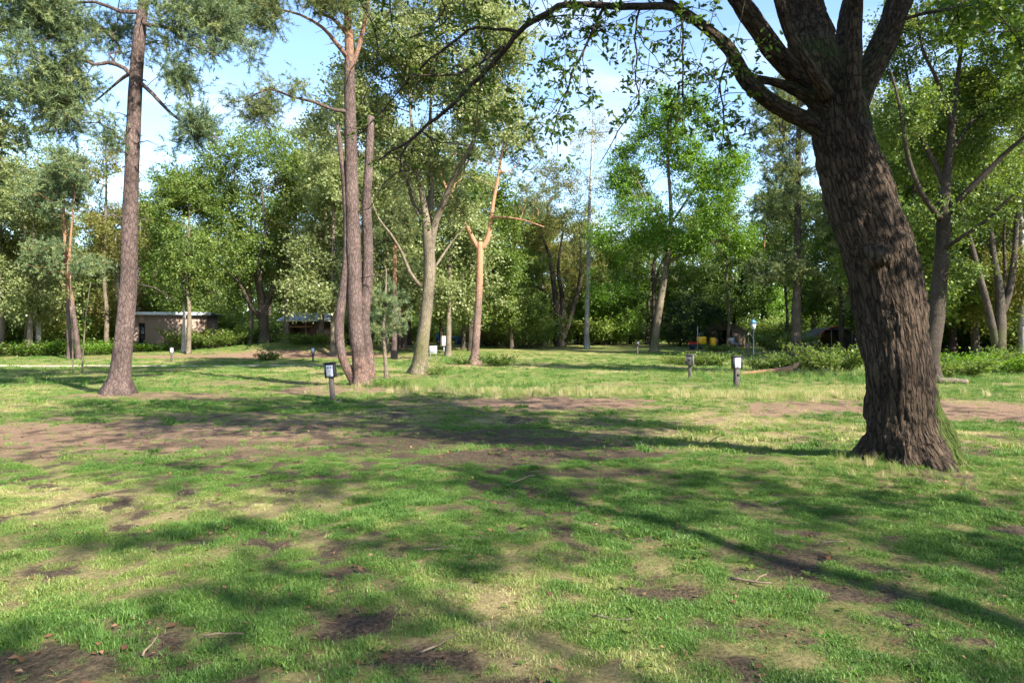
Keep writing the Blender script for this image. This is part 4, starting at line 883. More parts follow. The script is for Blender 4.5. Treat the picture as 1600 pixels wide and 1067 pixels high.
# ------------------------------------------------------------------ the wood behind: a few kinds, copied
def proto(name, h, cr, wm, lm, seed, kind='leaf', n_=300, per=70, size=0.25, spread=1.3):
    g = np.random.default_rng(seed)
    lean = g.normal(size=2) * 0.6
    st = [(np.array([(0, 0, -0.2), (lean[0]*.2, lean[1]*.2, h*.2), (lean[0]*.4, lean[1]*.3, h*.45), (lean[0]*.8, lean[1]*.7, h*.75), (lean[0], lean[1], h*.95)]), np.array([.30, .22, .17, .09, .03]))]
    if kind == 'leaf':
        ells = []
        for k in range(7):
            a = k * 0.9 + g.random(); z = h * (0.27 + 0.1 * k); rr = cr * (0.55 if k < 6 else 0.1)
            ells.append((np.array([math.cos(a*2.4)*rr*.8, math.sin(a*2.4)*rr*.8, z]), np.array([cr*.62, cr*.62, h*.13]), n_ // 7))
        ells.append((np.array([0, 0, h * .25]), np.array([cr * .6, cr * .6, h * .08]), n_ // 14))
        kw = dict(per=per, spread=spread, size=size, wd=.34)
    else:
        ells = [(np.array([lean[0]*.8, lean[1]*.8, h*.82]), np.array([cr*.8, cr*.8, h*.16]), n_ // 2), (np.array([lean[0]*.5, lean[1]*.5, h*.6]), np.array([cr*.75, cr*.75, h*.12]), n_ // 3), (np.array([0, 0, h*.42]), np.array([cr*.6, cr*.6, h*.07]), n_ // 8)]
        kw = dict(shoots=12, per=22, spread=1.05, nl=0.22, nw=0.026)
    return gen_tree(name, '', (0, 0, 0), st, ells, wm, lm, seed, kind, sides=8, amin=h * .2, leafkw=kw, skel=dict(tip_r=.012, step=.8), gscale=.3, flare=.4, extra=orange_from(h*.3, h*.6) if kind != 'leaf' else None)
GRP = 'trees of the wood around the clearing'
protos = [proto('oak_tree', 19, 5.2, 'bark_dark', 'leaf_mid', 101), proto('oak_tree', 17, 5.6, 'bark_dark', 'leaf_oak', 102), proto('poplar_tree', 21, 4.4, 'bark_grey', 'leaf_pale', 103), proto('birch_tree', 18, 3.8, 'bark_birch', 'leaf_yellow', 104, size=.18),
          proto('pine_tree', 20, 4.0, 'bark_pine', 'needle', 105, 'needle', 190), proto('pine_tree', 18, 3.8, 'bark_pine', 'needle_blue', 106, 'needle', 190), proto('oak_tree', 15, 4.6, 'bark_dark', 'leaf_bright', 107)]
KLAB = ['tall leafy tree in the dense wood behind the clearing', 'broad dark oak in the dense wood behind the clearing', 'pale tall tree in the dense wood behind the clearing', 'yellowish birch in the dense wood behind the clearing', 'pine in the dense wood behind the clearing', 'bluish pine in the dense wood behind the clearing', 'fresh green tree in the dense wood behind the clearing']
used = [False] * len(protos)
def put(k, x, y, s, rz, label=None, group=None):
    loc = (x, y, tz(x, y) - 0.05); lab = label or KLAB[k]; grp = group or GRP
    if not used[k]:
        used[k] = True; r = protos[k]; r.location = loc; r.rotation_euler = (0, 0, rz); r.scale = (s, s, s); r['label'] = lab; r['group'] = grp; return r
    return copy_tree(protos[k], lab, loc, rz, s, grp)
def px_put(k, px, d, s): put(k, (px - 800) / FPX * d, d, s, g_.random() * 6.28)
g_ = np.random.default_rng(77)
near_ring = [(0, 1445, 43, .95), (0, 1525, 46, 1.0), (3, 1600, 42, .95), (4, 1490, 52, 1.0), (2, 1400, 52, 1.0), (2, 520, 50, .8), (2, 605, 53, .88), (0, 735, 58, .85), (3, 850, 72, .8), (0, 800, 62, .72), (6, 945, 74, .72), (2, 905, 80, .8), (2, 45, 50, .72), (3, 185, 60, .75), (3, 215, 66, .8), (2, 700, 50, .8), (1, 1010, 80, .8), (2, 20, 64, .85), (3, 90, 70, .8), (3, 60, 55, .75), (0, 150, 66, .72), (0, 235, 74, .85), (0, 330, 78, .9), (1, 260, 84, .9), (2, 500, 60, .95), (0, 470, 74, .95), (2, 560, 66, .95), (4, 640, 74, .95), (0, 690, 70, .85), (1, 770, 76, .8), (5, 795, 88, .7),
             (0, 830, 80, .75), (3, 900, 84, .75), (1, 960, 78, .75), (0, 1090, 82, .9), (1, 1150, 74, .85), (4, 1190, 74, .85), (0, 1270, 72, .9), (3, 1330, 68, .85), (4, 1370, 58, .9), (6, 1410, 62, .95), (0, 1440, 50, .8), (6, 1490, 54, .8), (4, 1600, 56, .9), (0, 1650, 50, .9), (3, 1570, 66, .9),
             (2, -60, 52, .8), (1, -120, 60, .9), (5, -150, 40, .85), (4, 1750, 44, .9), (1, 1720, 58, .9)]
KIND = ['leafy tree', 'broad dark oak', 'pale tall tree', 'yellowish birch', 'pine', 'bluish pine', 'fresh green tree']
MARK = [(-170, 'left of the photo edge, far out'), (-60, 'past the left edge of the lawn'), (30, 'behind the grey trunk at the left edge'), (110, 'behind the twin orange pines'), (165, 'behind the lawn left of the big left pine'), (240, 'behind the brick house window'), (300, 'behind the brick house roof'), (400, 'behind the dense round-crowned oak'), (485, 'behind the cabin'), (555, 'behind the three-stemmed pine'),
        (635, 'behind the slim pink pines'), (690, 'behind the blue utility cart'), (750, 'behind the orange forked pine'), (800, 'just right of the orange forked pine'), (860, 'behind the dark multi-stemmed centre tree'), (917, 'behind the white birch'), (970, 'left of the leaning bright tree'), (1030, 'behind the leaning bright tree'), (1090, 'behind the round dark holly'), (1150, 'behind the brown tent'),
        (1195, 'behind the lamp post'), (1245, 'behind the thick straight pine'), (1290, 'behind the dark tunnel tent'), (1340, 'behind the dark forked tree by the tent'), (1400, 'behind the leaning oak trunk'), (1450, 'behind the mossy oak with rising boughs'), (1500, 'right of the mossy oak with rising boughs'), (1545, 'behind the three-stemmed grey tree'), (1610, 'at the right photo edge'), (1740, 'past the right photo edge')]
seen_l = {}
def mark_label(kind, px):
    mk = min(MARK, key=lambda m: abs(m[0] - px))[1]; lab = kind + ' ' + mk
    seen_l[lab] = seen_l.get(lab, 0) + 1
    return lab if seen_l[lab] == 1 else ['', '', 'second ', 'third ', 'fourth ', 'fifth '][seen_l[lab]] + lab
for k, px, d, s in near_ring:
    lab = mark_label(KIND[k] + ' of the wood', px)
    put(k, (px - 800) / FPX * d, d, s, g_.random() * 6.28, lab)
for i in range(34):
    px = -150 + i * 57 + g_.normal() * 14; d = 92 + 22 * g_.random() + 8 * (i % 2)
    k = [0, 1, 2, 0, 4, 1, 6, 5][int(g_.random() * 8)]; s_ = 0.82 + 0.2 * g_.random()
    put(k, (px - 800) / FPX * d, d, s_, g_.random() * 6.28, mark_label('farthest ' + KIND[k], px))
# pine whose boughs hang in at the left edge
put(5, -17.6, 20.5, 0.8, 0.6, 'bluish pine whose boughs reach in at the upper left edge', 'trees beside the lawn')
# trees standing behind the camera; their shade dapples the foreground
SH = 'trees behind the viewer that shade the lawn'
DENS = 1.0
loose = proto('oak_tree', 15, 4.6, 'bark_dark', 'leaf_oak', 108, n_=190, per=56, size=.15, spread=.85)
for si, (x, y, s, rz) in enumerate(((9.5, -4.2, .9, 0.5), (5.2, -7.0, .85, 2.2), (22.0, -9.0, .9, 4.0), (0.6, -9.8, .95, 1.2), (14.0, -8.4, 1.0, 3.3), (8.4, -12.6, 1.05, 5.1))):
    lab = ['loose-crowned oak behind the viewer shading the right foreground', 'loose-crowned oak behind the viewer shading the near grass', 'loose-crowned oak beyond the right photo edge', 'loose-crowned oak behind the viewer shading the left foreground', 'loose-crowned oak far behind the viewer at the right', 'loose-crowned oak far behind the viewer'][si]
    if si == 0: loose.location = (x, y, tz(x, y)); loose.scale = (s,) * 3; loose.rotation_euler = (0, 0, rz); loose['label'] = lab; loose['group'] = SH
    else: copy_tree(loose, lab, (x, y, tz(x, y)), rz, s, SH)

# ------------------------------------------------------------------ bushes and undergrowth
def bush_mesh(g, h, r, n_st, per, size, wd=.34, upright=0.5, arch=0.3, twig=0.22):
    wood = MB(); cr = MB()
    for k in range(n_st):
        a = g.random() * 6.28; rr = r * g.random() ** .6 * .5; l = h * (0.55 + 0.5 * g.random())
        p0 = np.array([math.cos(a) * rr, math.sin(a) * rr, -0.05]); d = unit(np.array([math.cos(a) * (1 - upright), math.sin(a) * (1 - upright), 1.0]) + g.normal(size=3) * .15)
        t = np.linspace(0, 1, 7)[:, None]
        c = p0 + d * l * t + np.array([math.cos(a), math.sin(a), 0]) * r * .5 * t ** 2; c[:, 2] -= arch * l * t[:, 0] ** 3 * .6
        wood.tube(c, np.linspace(.012, .004, 7) * (h / 1.2) ** .5, 4, cap=False)
        m = per; ti = (0.2 + 0.8 * g.random(m)) * 6; i0 = np.minimum(ti.astype(int), 5); f = (ti - i0)[:, None]
        P = c[i0] * (1 - f) + c[i0 + 1] * f
        sd = unit(rand_dirs(m, g) * np.array([1, 1, .4])); P = P + sd * (g.random(m) * twig)[:, None]
        D2 = unit(sd + np.array([0, 0, .1]) + rand_dirs(m, g) * .5); Nn = unit(rand_dirs(m, g) * .6 + np.array([0, 0, 1]))
        leaves(cr, P, D2, Nn, size * (.6 + .7 * g.random(m)), wd, 0.5 + 0.1 * g.normal() + .13 * g.normal(size=m), .08)
    return wood, cr
def bush(name, label, px, d, h, r, n_st, per, size, lm, seed, group=None, cat='bush', x=None, **kw):
    g = np.random.default_rng(seed); wood, cr = bush_mesh(g, h, r, n_st, per, size, **kw)
    b = G(px, d); root = thing(name, label, cat, b, 0, group)
    wood.build('stem', M['bark_branch'], root, smooth=True); cr.build('foliage', M[lm], root)
    return root
bush('bush', 'low leafy bush left of the tall meter post behind the lawn', 1100, 39, 0.95, 1.7, 60, 46, .13, 'leaf_mid', 201)
bush('bush', 'small dark bush in front of the yellow cart', 1058, 41, 0.55, 1.2, 30, 36, .12, 'leaf_mid', 202)
bush('bush', 'dark low bush at the foot of the lamp post', 1205, 33.5, 0.9, 1.2, 46, 46, .12, 'leaf_oak', 203)
bush('bush', 'large bush with long pale arching stems left of the leaning oak', 1302, 31.5, 1.6, 2.0, 64, 60, .12, 'leaf_mid', 204, upright=.72, arch=.15)
bush('bush', 'leafy bush behind the splintered log', 1250, 33, 1.2, 1.5, 56, 50, .12, 'leaf_mid', 205)
bush('bush', 'leafy bush right of the leaning oak foot', 1490, 27, 1.15, 1.3, 56, 56, .11, 'leaf_mid', 206)
bush('bush', 'wide green bush at the right below the three-stemmed tree', 1545, 32, 1.3, 2.6, 80, 56, .12, 'leaf_bright', 207)
bush('bush', 'tall green bush at the right photo edge', 1620, 33, 1.7, 1.8, 60, 60, .12, 'leaf_mid', 208)
bush('bush', 'dark green shrub left of the left meter post beyond the lawn', 417, 44.5, 0.75, .75, 30, 40, .12, 'leaf_oak', 209)
bush('bush', 'small weedy bush at the foot of the pale spreading tree', 678, 28.6, .6, .55, 26, 26, .07, 'leaf_mid', 210)
bush('bush', 'green shrub right of the orange forked pine foot', 775, 38, .9, .9, 30, 44, .12, 'leaf_oak', 211)
bush('bush', 'dark shrub left of the orange forked pine foot', 722, 39.2, .5, .5, 18, 30, .1, 'leaf_oak', 212)
bush('bush', 'low weeds right of the three-stemmed pine foot', 606, 21.0, .32, .5, 26, 18, .06, 'leaf_bright', 213)
bush('bush', 'bright green bush between the twin pines and the big left pine', 150, 52, 1.5, 2.4, 60, 60, .15, 'leaf_bright', 214)
bush('bush', 'green bush left of the twin orange pines', 78, 51, 1.6, 2.4, 60, 60, .15, 'leaf_bright', 215)
bush('bush', 'dark bush at the far left of the lawn edge', 20, 50, 1.5, 2.4, 60, 60, .15, 'leaf_mid', 216)
bush('bush', 'bramble covering the bank below the cabin', 492, 54.2, 1.3, 3.0, 90, 56, .14, 'leaf_mid', 217, arch=.6)
bush('bush', 'leafy bush on the bank right of the house', 345, 55, 2.0, 2.4, 70, 60, .15, 'leaf_mid', 218)
bush('bush', 'thicket on the bank under the dense round-crowned oak', 395, 57.5, 2.2, 2.4, 70, 60, .16, 'leaf_oak', 219)
bush('bush', 'bush hugging the brick house wall', 326, 56, 2.0, 1.6, 40, 64, .17, 'leaf_yellow', 220)
bush('bush', 'loose yellowish shrub in front of the brick wall right of the window', 283, 57, 2.6, 1.3, 26, 50, .14, 'leaf_yellow', 226)
bush('bush', 'rounded green shrub hiding the right half of the brick wall', 300, 55.5, 2.4, 1.8, 40, 60, .14, 'leaf_mid', 227)
bush('bush', 'green weeds below the house window', 240, 55, 1.0, 1.8, 46, 50, .14, 'leaf_bright', 221)
bush('bush', 'bush left of the tunnel tent', 1222, 60, 2.2, 2.4, 60, 70, .17, 'leaf_under_lifted', 222)
bush('bush', 'bush in front of the brown tent', 1122, 58, .8, 1.4, 36, 40, .13, 'leaf_mid', 223)
bush('bush', 'yellowish bush at the centre behind the orange pine', 770, 70, 3.4, 2.6, 60, 80, .2, 'leaf_yellow', 224)
# round dark holly
g = np.random.default_rng(230); hb = G(1083, 68); cr = MB(); wd_ = MB()
hp = crown_tips([((0, 0, 2.6), (3.1, 2.6, 2.5), 210)], g, 0, .5, 3, power=4)
wd_.tube([(0, 0, -.1), (.1, 0, 1.2), (0, .1, 3.5)], [.14, .11, .03], 8)
add_paths(wd_, skeleton([spline([(0, 0, -.1), (.1, 0, 1.2), (0, .1, 3.5)], [.14, .11, .03])], hp, g, amin=.3))
leaf_clumps(cr, hp, np.array([0, 0, 2.4]), g, per=80, spread=.6, size=.13, wd=.32)
r_ = thing('holly_bush', 'large round dark holly bush left of the brown tent', 'bush', hb); wd_.build('trunk', M['bark_dark'], r_, smooth=True); cr.build('crown', M['leaf_dark'], r_)
# hazel thickets at the edge of the wood: one shape, copied
g = np.random.default_rng(240)
wood, cr = bush_mesh(g, 4.6, 3.0, 60, 120, .22, upright=.6, twig=.8)
hz = thing('thicket', 'hazel thicket among the trunks of the wood behind the clearing', 'bush', (0, 0, 0), 0, 'thickets at the edge of the wood'); wood.build('stem', M['bark_branch'], hz, smooth=True); cr.build('foliage', M['leaf_under_lifted'], hz)
wood, cr = bush_mesh(g, 4.2, 3.0, 60, 120, .22, upright=.6, twig=.8)
hz2 = thing('thicket', 'fresh green thicket among the trunks of the wood behind the clearing', 'bush', (0, 0, 0), 0, 'thickets at the edge of the wood'); wood.build('stem', M['bark_branch'], hz2, smooth=True); cr.build('foliage', M['leaf_under_lifted'], hz2)
spots = [(-60, 58), (15, 62), (60, 66), (130, 62), (190, 66), (520, 74), (560, 76), (600, 84), (650, 88), (690, 100), (740, 92), (800, 84), (850, 78), (890, 88), (950, 84), (1000, 90), (1060, 84), (1110, 78), (1160, 82), (1200, 72), (1260, 84), (1330, 78), (1390, 66), (1440, 58), (1500, 56), (1560, 54), (1620, 50), (1680, 46), (370, 76), (440, 70), (300, 74), (240, 80), (820, 66), (935, 76)]
for i, (px, d) in enumerate(spots):
    b = G(px, d); k = hz if i % 2 == 0 else hz2; s_ = 0.8 + .5 * g.random()
    if i < 2: k.location = tuple(b); k.scale = (s_,) * 3; k['label'] = mark_label('leafy thicket' if i % 2 == 0 else 'fresh green thicket', px)
    else: copy_tree(k, mark_label('leafy thicket' if i % 2 == 0 else 'fresh green thicket', px), b, g.random() * 6.28, (s_ * 1.15, s_ * 1.15, s_), 'thickets at the edge of the wood')
# the depth of the wood, one mass
g = np.random.default_rng(250); ug = MB(); nu = 52000
ph = g.uniform(-1.05, 1.05, nu); rd = g.uniform(112, 150, nu)
ux, uy = np.sin(ph) * rd, np.cos(ph) * rd
hmax = 7 + 9 * fb2(ux, uy, .08, 3, 9)
uz = terrain(ux, uy) + hmax * g.random(nu)
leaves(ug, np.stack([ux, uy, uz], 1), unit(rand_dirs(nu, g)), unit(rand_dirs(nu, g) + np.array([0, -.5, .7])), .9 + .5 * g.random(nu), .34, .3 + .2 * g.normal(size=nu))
uo = ug.build('undergrowth', M['leaf_under_lifted']); tag(uo, 'leafy depth of the wood closing the view between the trunks', 'undergrowth', kind='stuff')

# ------------------------------------------------------------------ site furniture
M['dark_paint'] = plain('dark_paint', (0.016, 0.016, 0.018), .5, .25, 20)
M['grey_paint'] = plain('grey_paint', (0.10, 0.088, 0.078), .6, .2, 16)
M['post_wood'] = plain('post_wood', (0.05, 0.04, 0.035), .8, .4, 14, stretch=(4, 4, .6), bump=.4)
M['white'] = plain('white', (0.40, 0.42, 0.47), .5, .06, 9)
M['print'] = plain('print', (0.12, 0.13, 0.16), .6, .2, 30)
M['cream'] = plain('cream', (0.62, 0.58, 0.46), .55, .1, 6)
M['teal'] = plain('teal', (0.008, 0.026, 0.03), .75, .2, 12)
M['blue_roof'] = plain('blue_roof', (0.05, 0.15, 0.26), .6, .15, 12)
M['yellow'] = plain('yellow', (0.75, 0.42, 0.01), .5, .1, 6)
M['black'] = plain('black', (0.018, 0.018, 0.02), .6, .3, 12)
M['red'] = plain('red', (0.55, 0.03, 0.025), .6, .2, 9)
M['navy'] = plain('navy', (0.02, 0.04, 0.11), .5, .2, 9)
M['cart_blue'] = plain('cart_blue', (0.02, 0.13, 0.24), .35, .15, 6)
M['steel'] = plain('steel', (0.42, 0.43, 0.44), .4, .15, 9, metal=.6)
M['tent_brown'] = plain('tent_brown', (0.135, 0.098, 0.07), .9, .2, 3)
M['tent_dark'] = plain('tent_dark', (0.11, 0.10, 0.09), .9, .2, 3)
M['tent_grey'] = plain('tent_grey', (0.26, 0.27, 0.29), .85, .12, 2)
M['tent_pale'] = plain('tent_pale', (0.6, 0.6, 0.6), .8, .08, 3)
M['wood_new'] = plain('wood_new', (0.36, 0.19, 0.10), .85, .35, 16, stretch=(1, 5, 5), bump=.4)
M['wood_deck'] = plain('wood_deck', (0.36, 0.31, 0.26), .8, .2, 8)
M['stick_pale'] = plain('stick_pale', (0.14, 0.10, 0.065), .9, .4, 40)
M['wood_log'] = plain('wood_log', (0.23, 0.105, 0.055), .9, .45, 12, stretch=(.6, 5, 5), bump=.8)
M['wood_wall'] = plain('wood_wall', (0.26, 0.17, 0.11), .85, .25, 6, stretch=(.5, .5, 6))
M['roof_metal'] = plain('roof_metal', (0.55, 0.60, 0.70), .4, .1, 3)
M['roof_dark'] = plain('roof_dark', (0.07, 0.07, 0.075), .8, .2, 4)
def glass_mat(name, col):
    m, n, o = new_mat(name); b = nd(n, 'ShaderNodeBsdfPrincipled', Roughness=.06); b.inputs['Base Color'].default_value = c4(col); b.inputs['Specular IOR Level'].default_value = .6
    n.links.new(b.outputs[0], o.inputs[0]); return m
M['glass_dark'] = glass_mat('glass_dark', (0.015, 0.018, 0.02)); M['glass_pale'] = glass_mat('glass_pale', (0.55, 0.55, 0.52))
# brick
m, n, o = new_mat('brick'); tcn = nd(n, 'ShaderNodeTexCoord'); mpn = nd(n, 'ShaderNodeMapping'); mpn.inputs['Rotation'].default_value = (R(90), 0, 0); n.links.new(tcn.outputs['Object'], mpn.inputs['Vector'])
bk = nd(n, 'ShaderNodeTexBrick', Scale=4.5); bk.inputs['Color1'].default_value = (.18, .118, .088, 1); bk.inputs['Color2'].default_value = (.22, .155, .12, 1); bk.inputs['Mortar'].default_value = (.27, .24, .21, 1); bk.inputs['Mortar Size'].default_value = .012
n.links.new(mpn.outputs[0], bk.inputs['Vector']); b = nd(n, 'ShaderNodeBsdfPrincipled', Roughness=.9); n.links.new(bk.outputs['Color'], b.inputs['Base Color']); n.links.new(b.outputs[0], o.inputs[0]); M['brick'] = m

def meter_post(label, px, d, hgt, rz=0.0, cab='dark_paint', panel=True, tilt=0.0, detail=2, cabh=.37, cabw=.25, group='meter posts on the pitches', round_lock=False, base_plate=False, postw=.105):
    b = G(px, d); t = thing('meter_post', label, 'meter post', b, rz, group); t.rotation_euler = (0, tilt, rz)
    MB().box((0, 0, (hgt - cabh) / 2 - .1), (postw, postw, hgt - cabh + .24), bevel=.012).build('post', M['post_wood'], t)
    z = hgt - cabh / 2
    c = MB().box((0, 0, z), (cabw, .17, cabh - .03), bevel=.012).build('cabinet', M[cab], t)
    MB().box((0, -.012, hgt), (cabw + .035, .215, .028), bevel=.008).build('lid', M[cab], t)
    if detail:
        for sx in (-1, 1): MB().box((sx * (cabw / 2 - .008), -.09, z), (.018, .018, cabh - .04)).build('door_edge', M[cab], t)
    if panel:
        p = MB().box((0, -.088, z - .005), (cabw * .66, .008, cabh * .74), bevel=.003).build('notice', M['white'], t)
        if detail > 1:
            w2 = cabw * .6
            for (x, zz, sx, sz) in ((-.25, .27, .26, .16), (.24, .27, .26, .16), (0, .06, .7, .02), (0, -.02, .7, .02), (-.05, -.10, .6, .02), (0, -.17, .7, .02)):
                MB().box((x * w2, -.0935, z + zz * cabh * .74), (sx * w2, .003, sz * cabh * .6)).build('print_line', M['print'], p)
            MB().tube([(0, -.085, z - .31 * cabh), (0, -.106, z - .31 * cabh)], [.016, .014], 10).build('lock', M['black'], t)
    if round_lock:
        MB().tube([(.02, -.086, z + .02), (.02, -.115, z + .02), (.05, -.12, z + .05)], [.045, .045, .02], 12).build('socket_cap', M['black'], t)
    if base_plate:
        MB().box((0, -.03, .012), (.36, .16, .03), bevel=.008).build('foot_plate', M['grey_paint'], t)
        for sx in (-1, 1): MB().tube([(sx * .12, -.02, .02), (sx * .17, -.02, .07), (sx * .235, -.02, .03)], [.03, .035, .012], 6).build('foot_wedge', M['black'], t)
    return t
MPG = None
meter_post('leaning black meter post with white notice in front of the three-stemmed pine', 520, 16.9, .98, R(-4), tilt=R(-4.0), base_plate=True, cabh=.38)
p1 = meter_post('tall dark meter post with white notice on the right lawn', 1151, 21.0, 1.03, R(8), cabh=.40, cabw=.29, postw=.15)
MB().tube([(.03, -.07, .47), (.03, -.10, .47)], [.045, .04], 12).build('socket', M['black'], p1)
meter_post('grey-brown cabinet post without notice left of the tall meter post', 1078, 25.2, .96, R(-28), cab='grey_paint', panel=False, round_lock=True, cabh=.42, cabw=.27)
meter_post('small black meter post near the leaning bright green tree', 996, 51, 1.02, .1, detail=0, panel=False, round_lock=True)
meter_post('small black post with round cap left of the lamp post', 1169, 47.5, 1.0, .1, detail=0, panel=False, round_lock=True, cab='grey_paint')
meter_post('distant meter post with white face right of the lamp post', 1199, 62, 1.05, 0, detail=0)
meter_post('small meter post with pale notice before the brick house', 268, 42.5, .9, R(35), detail=0)
meter_post('small meter post with white notice below the cabin', 489, 42.5, .9, R(10), detail=0)
meter_post('distant meter post with white face left of the leaning oak', 1336, 60, 1.05, 0, detail=0)

# white cabinet on a pole and the white sign
b = G(694, 50); t = thing('utility_post', 'white utility box on a white pole behind the pale spreading tree', 'utility post', b, R(25))
MB().cyl((0, 0, -.1), (0, 0, .75), .045, sides=12).build('post', M['white'], t, smooth=True)
MB().box((0, 0, 1.08), (.42, .32, .68), bevel=.02).build('cabinet', M['cream'], t); MB().box((0, -.165, 1.08), (.36, .012, .6), bevel=.005).build('door', M['white'], t); MB().box((0, 0, 1.435), (.46, .36, .03), bevel=.008).build('lid', M['cream'], t)
b = G(677, 44); t = thing('pitch_sign', 'square white sign with three dark lines beside the white utility box', 'sign', b, R(5))
for sx in (-1, 1): MB().cyl((sx * .17, 0.03, -.1), (sx * .17, .03, .95), .018, sides=8).build('post', M['steel'], t, smooth=True)
sg = MB().box((0, 0, .72), (.47, .03, .46), bevel=.006).build('board', M['white'], t)
for k in range(3):      # three short rows of digits too small to read
    for j in range(3): MB().box((-.10 + j * .085, -.0175, .86 - k * .135), (.06, .004, .07)).build('print_mark', M['print'], sg)
    MB().box((-.185, -.0175, .86 - k * .135), (.02, .004, .085)).build('print_mark', M['print'], sg)

# lamp post
b = G(1177, 35.5); t = thing('lamp_post', 'dark teal lamp post with blue-roofed lantern beside the bushes', 'street lamp', b)
MB().tube([(0, 0, -.1), (0, 0, .28), (0, 0, .32), (0, 0, .36), (0, 0, 1.86), (0, 0, 1.9), (0, 0, 1.98)], [.06, .06, .07, .042, .036, .055, .05], 14).build('post', M['teal'], t, smooth=True)
lan = MB().box((0, 0, 1.995), (.15, .15, .03)).build('lantern_base', M['teal'], t)
gl = MB(); gl.prism([(-.085, -.085, 2.015), (.085, -.085, 2.015), (.085, .085, 2.015), (-.085, .085, 2.015)], (0, 0, .01)); v0 = np.array([(-.075, -.075, 2.02), (.075, -.075, 2.02), (.075, .075, 2.02), (-.075, .075, 2.02), (-.125, -.125, 2.34), (.125, -.125, 2.34), (.125, .125, 2.34), (-.125, .125, 2.34)])
for i in range(4):
    j = (i + 1) % 4; MB().prism([v0[i], v0[j], v0[4 + j], v0[4 + i]], -0.008 * unit(np.array([(v0[i] + v0[j])[0], (v0[i] + v0[j])[1], 0]))).build('pane', M['glass_pale'], t)
    MB().cyl(v0[i], v0[4 + i], .011, sides=6).build('lantern_bar', M['teal'], t)
rf = MB(); c4_ = [(-.18, -.18, 2.35), (.18, -.18, 2.35), (.18, .18, 2.35), (-.18, .18, 2.35)]
rf.add(c4_ + [(-.05, -.05, 2.49), (.05, -.05, 2.49), (.05, .05, 2.49), (-.05, .05, 2.49), (0, 0, 2.56)], [(0, 1, 5, 4), (1, 2, 6, 5), (2, 3, 7, 6), (3, 0, 4, 7), (3, 2, 1, 0)], [(4, 5, 8), (5, 6, 8), (6, 7, 8), (7, 4, 8)])
rfo = rf.build('lantern_roof', M['blue_roof'], t); MB().tube([(0, 0, 2.54), (0, 0, 2.59), (0, 0, 2.63)], [.02, .03, .008], 8).build('finial', M['teal'], rfo)

# yellow cart, tub of red flowers, white pole
b = G(1103, 62); t = thing('hand_cart', 'flat black cart with two upright yellow panels before the brown tent', 'cart', b, R(8)); t.scale = (1.0,) * 3
MB().box((0.1, 0, .26), (1.7, .7, .08), bevel=.02).build('deck', M['black'], t)
MB().box((-.42, 0, .78), (.74, .5, .66), bevel=.05).build('panel', M['yellow'], t); MB().box((.66, 0, .62), (.42, .5, .8), bevel=.05).build('panel', M['yellow'], t)
for sx in (-.5, .7):
    for sy in (-.33, .33):
        wh = MB().tube([(sx, sy - .04, .12), (sx, sy + .04, .12)], [.15, .15], 16).build('wheel', M['black'], t); MB().tube([(sx, sy - .05, .12), (sx, sy + .05, .12)], [.07, .07], 10).build('rim', M['white'], wh)
b = G(1082, 61); t = thing('flower_tub', 'dark tub with red flowers left of the yellow panels', 'flower tub', b)
MB().tube([(0, 0, 0), (0, 0, .42), (0, 0, .45)], [.22, .33, .35], 14).build('tub', M['navy'], t, smooth=True)
g = np.random.default_rng(5); fl = MB(); n_ = 160; P = np.stack([g.normal(size=n_) * .2, g.normal(size=n_) * .2, .52 + .12 * g.random(n_)], 1); leaves(fl, P, rand_dirs(n_, g), rand_dirs(n_, g), .12, .4, .5); fl.build('flowers', M['red'], t)
b = G(1090, 61.5); po_ = MB().cyl((0, 0, -.1), (0, 0, 2.1), .035, sides=8).build('white_pole', M['white'], None, smooth=True); po_.location = tuple(b); tag(po_, 'slim white pole standing beside the yellow panels', 'pole')

# brown ridge tent
b = G(1133, 70); t = thing('ridge_tent', 'brown canvas ridge tent with pale chairs beside it', 'tent', b, R(-18))
def gable(mbx, w_, l_, he, hr, th=.04):
    for s_ in (-1, 1): mbx.prism([(s_ * w_ / 2, -l_ / 2, he), (0, -l_ / 2, hr), (0, l_ / 2, hr), (s_ * w_ / 2, l_ / 2, he)], (0, 0, th))
    return mbx
wl = MB(); wl.box((-1.95, 0, .8), (.04, 4, 1.6)); wl.box((1.95, 0, .8), (.04, 4, 1.6)); wl.box((0, 1.98, .8), (3.86, .04, 1.6)); wl.box((-1.3, -1.98, .8), (1.26, .04, 1.6)); wl.box((1.3, -1.98, .8), (1.26, .04, 1.6))
wl.add([(-1.95, -1.98, 1.6), (1.95, -1.98, 1.6), (0, -1.98, 2.45), (-1.95, 1.98, 1.6), (1.95, 1.98, 1.6), (0, 1.98, 2.45)], None, [(0, 1, 2), (3, 5, 4)]); wl.build('wall', M['tent_brown'], t)
gable(MB(), 4.5, 4.6, 1.5, 2.5).build('roof', M['tent_dark'], t)
for s_ in (-1, 1): MB().cyl((s_ * 2.2, -2.2, 1.55), (s_ * 3.1, -2.9, 0), .014, sides=5).build('guy_rope', M['cream'], t); MB().cyl((s_ * 2.2, -2.25, 0), (s_ * 2.2, -2.25, 1.55), .025, sides=6).build('tent_pole', M['steel'], t)
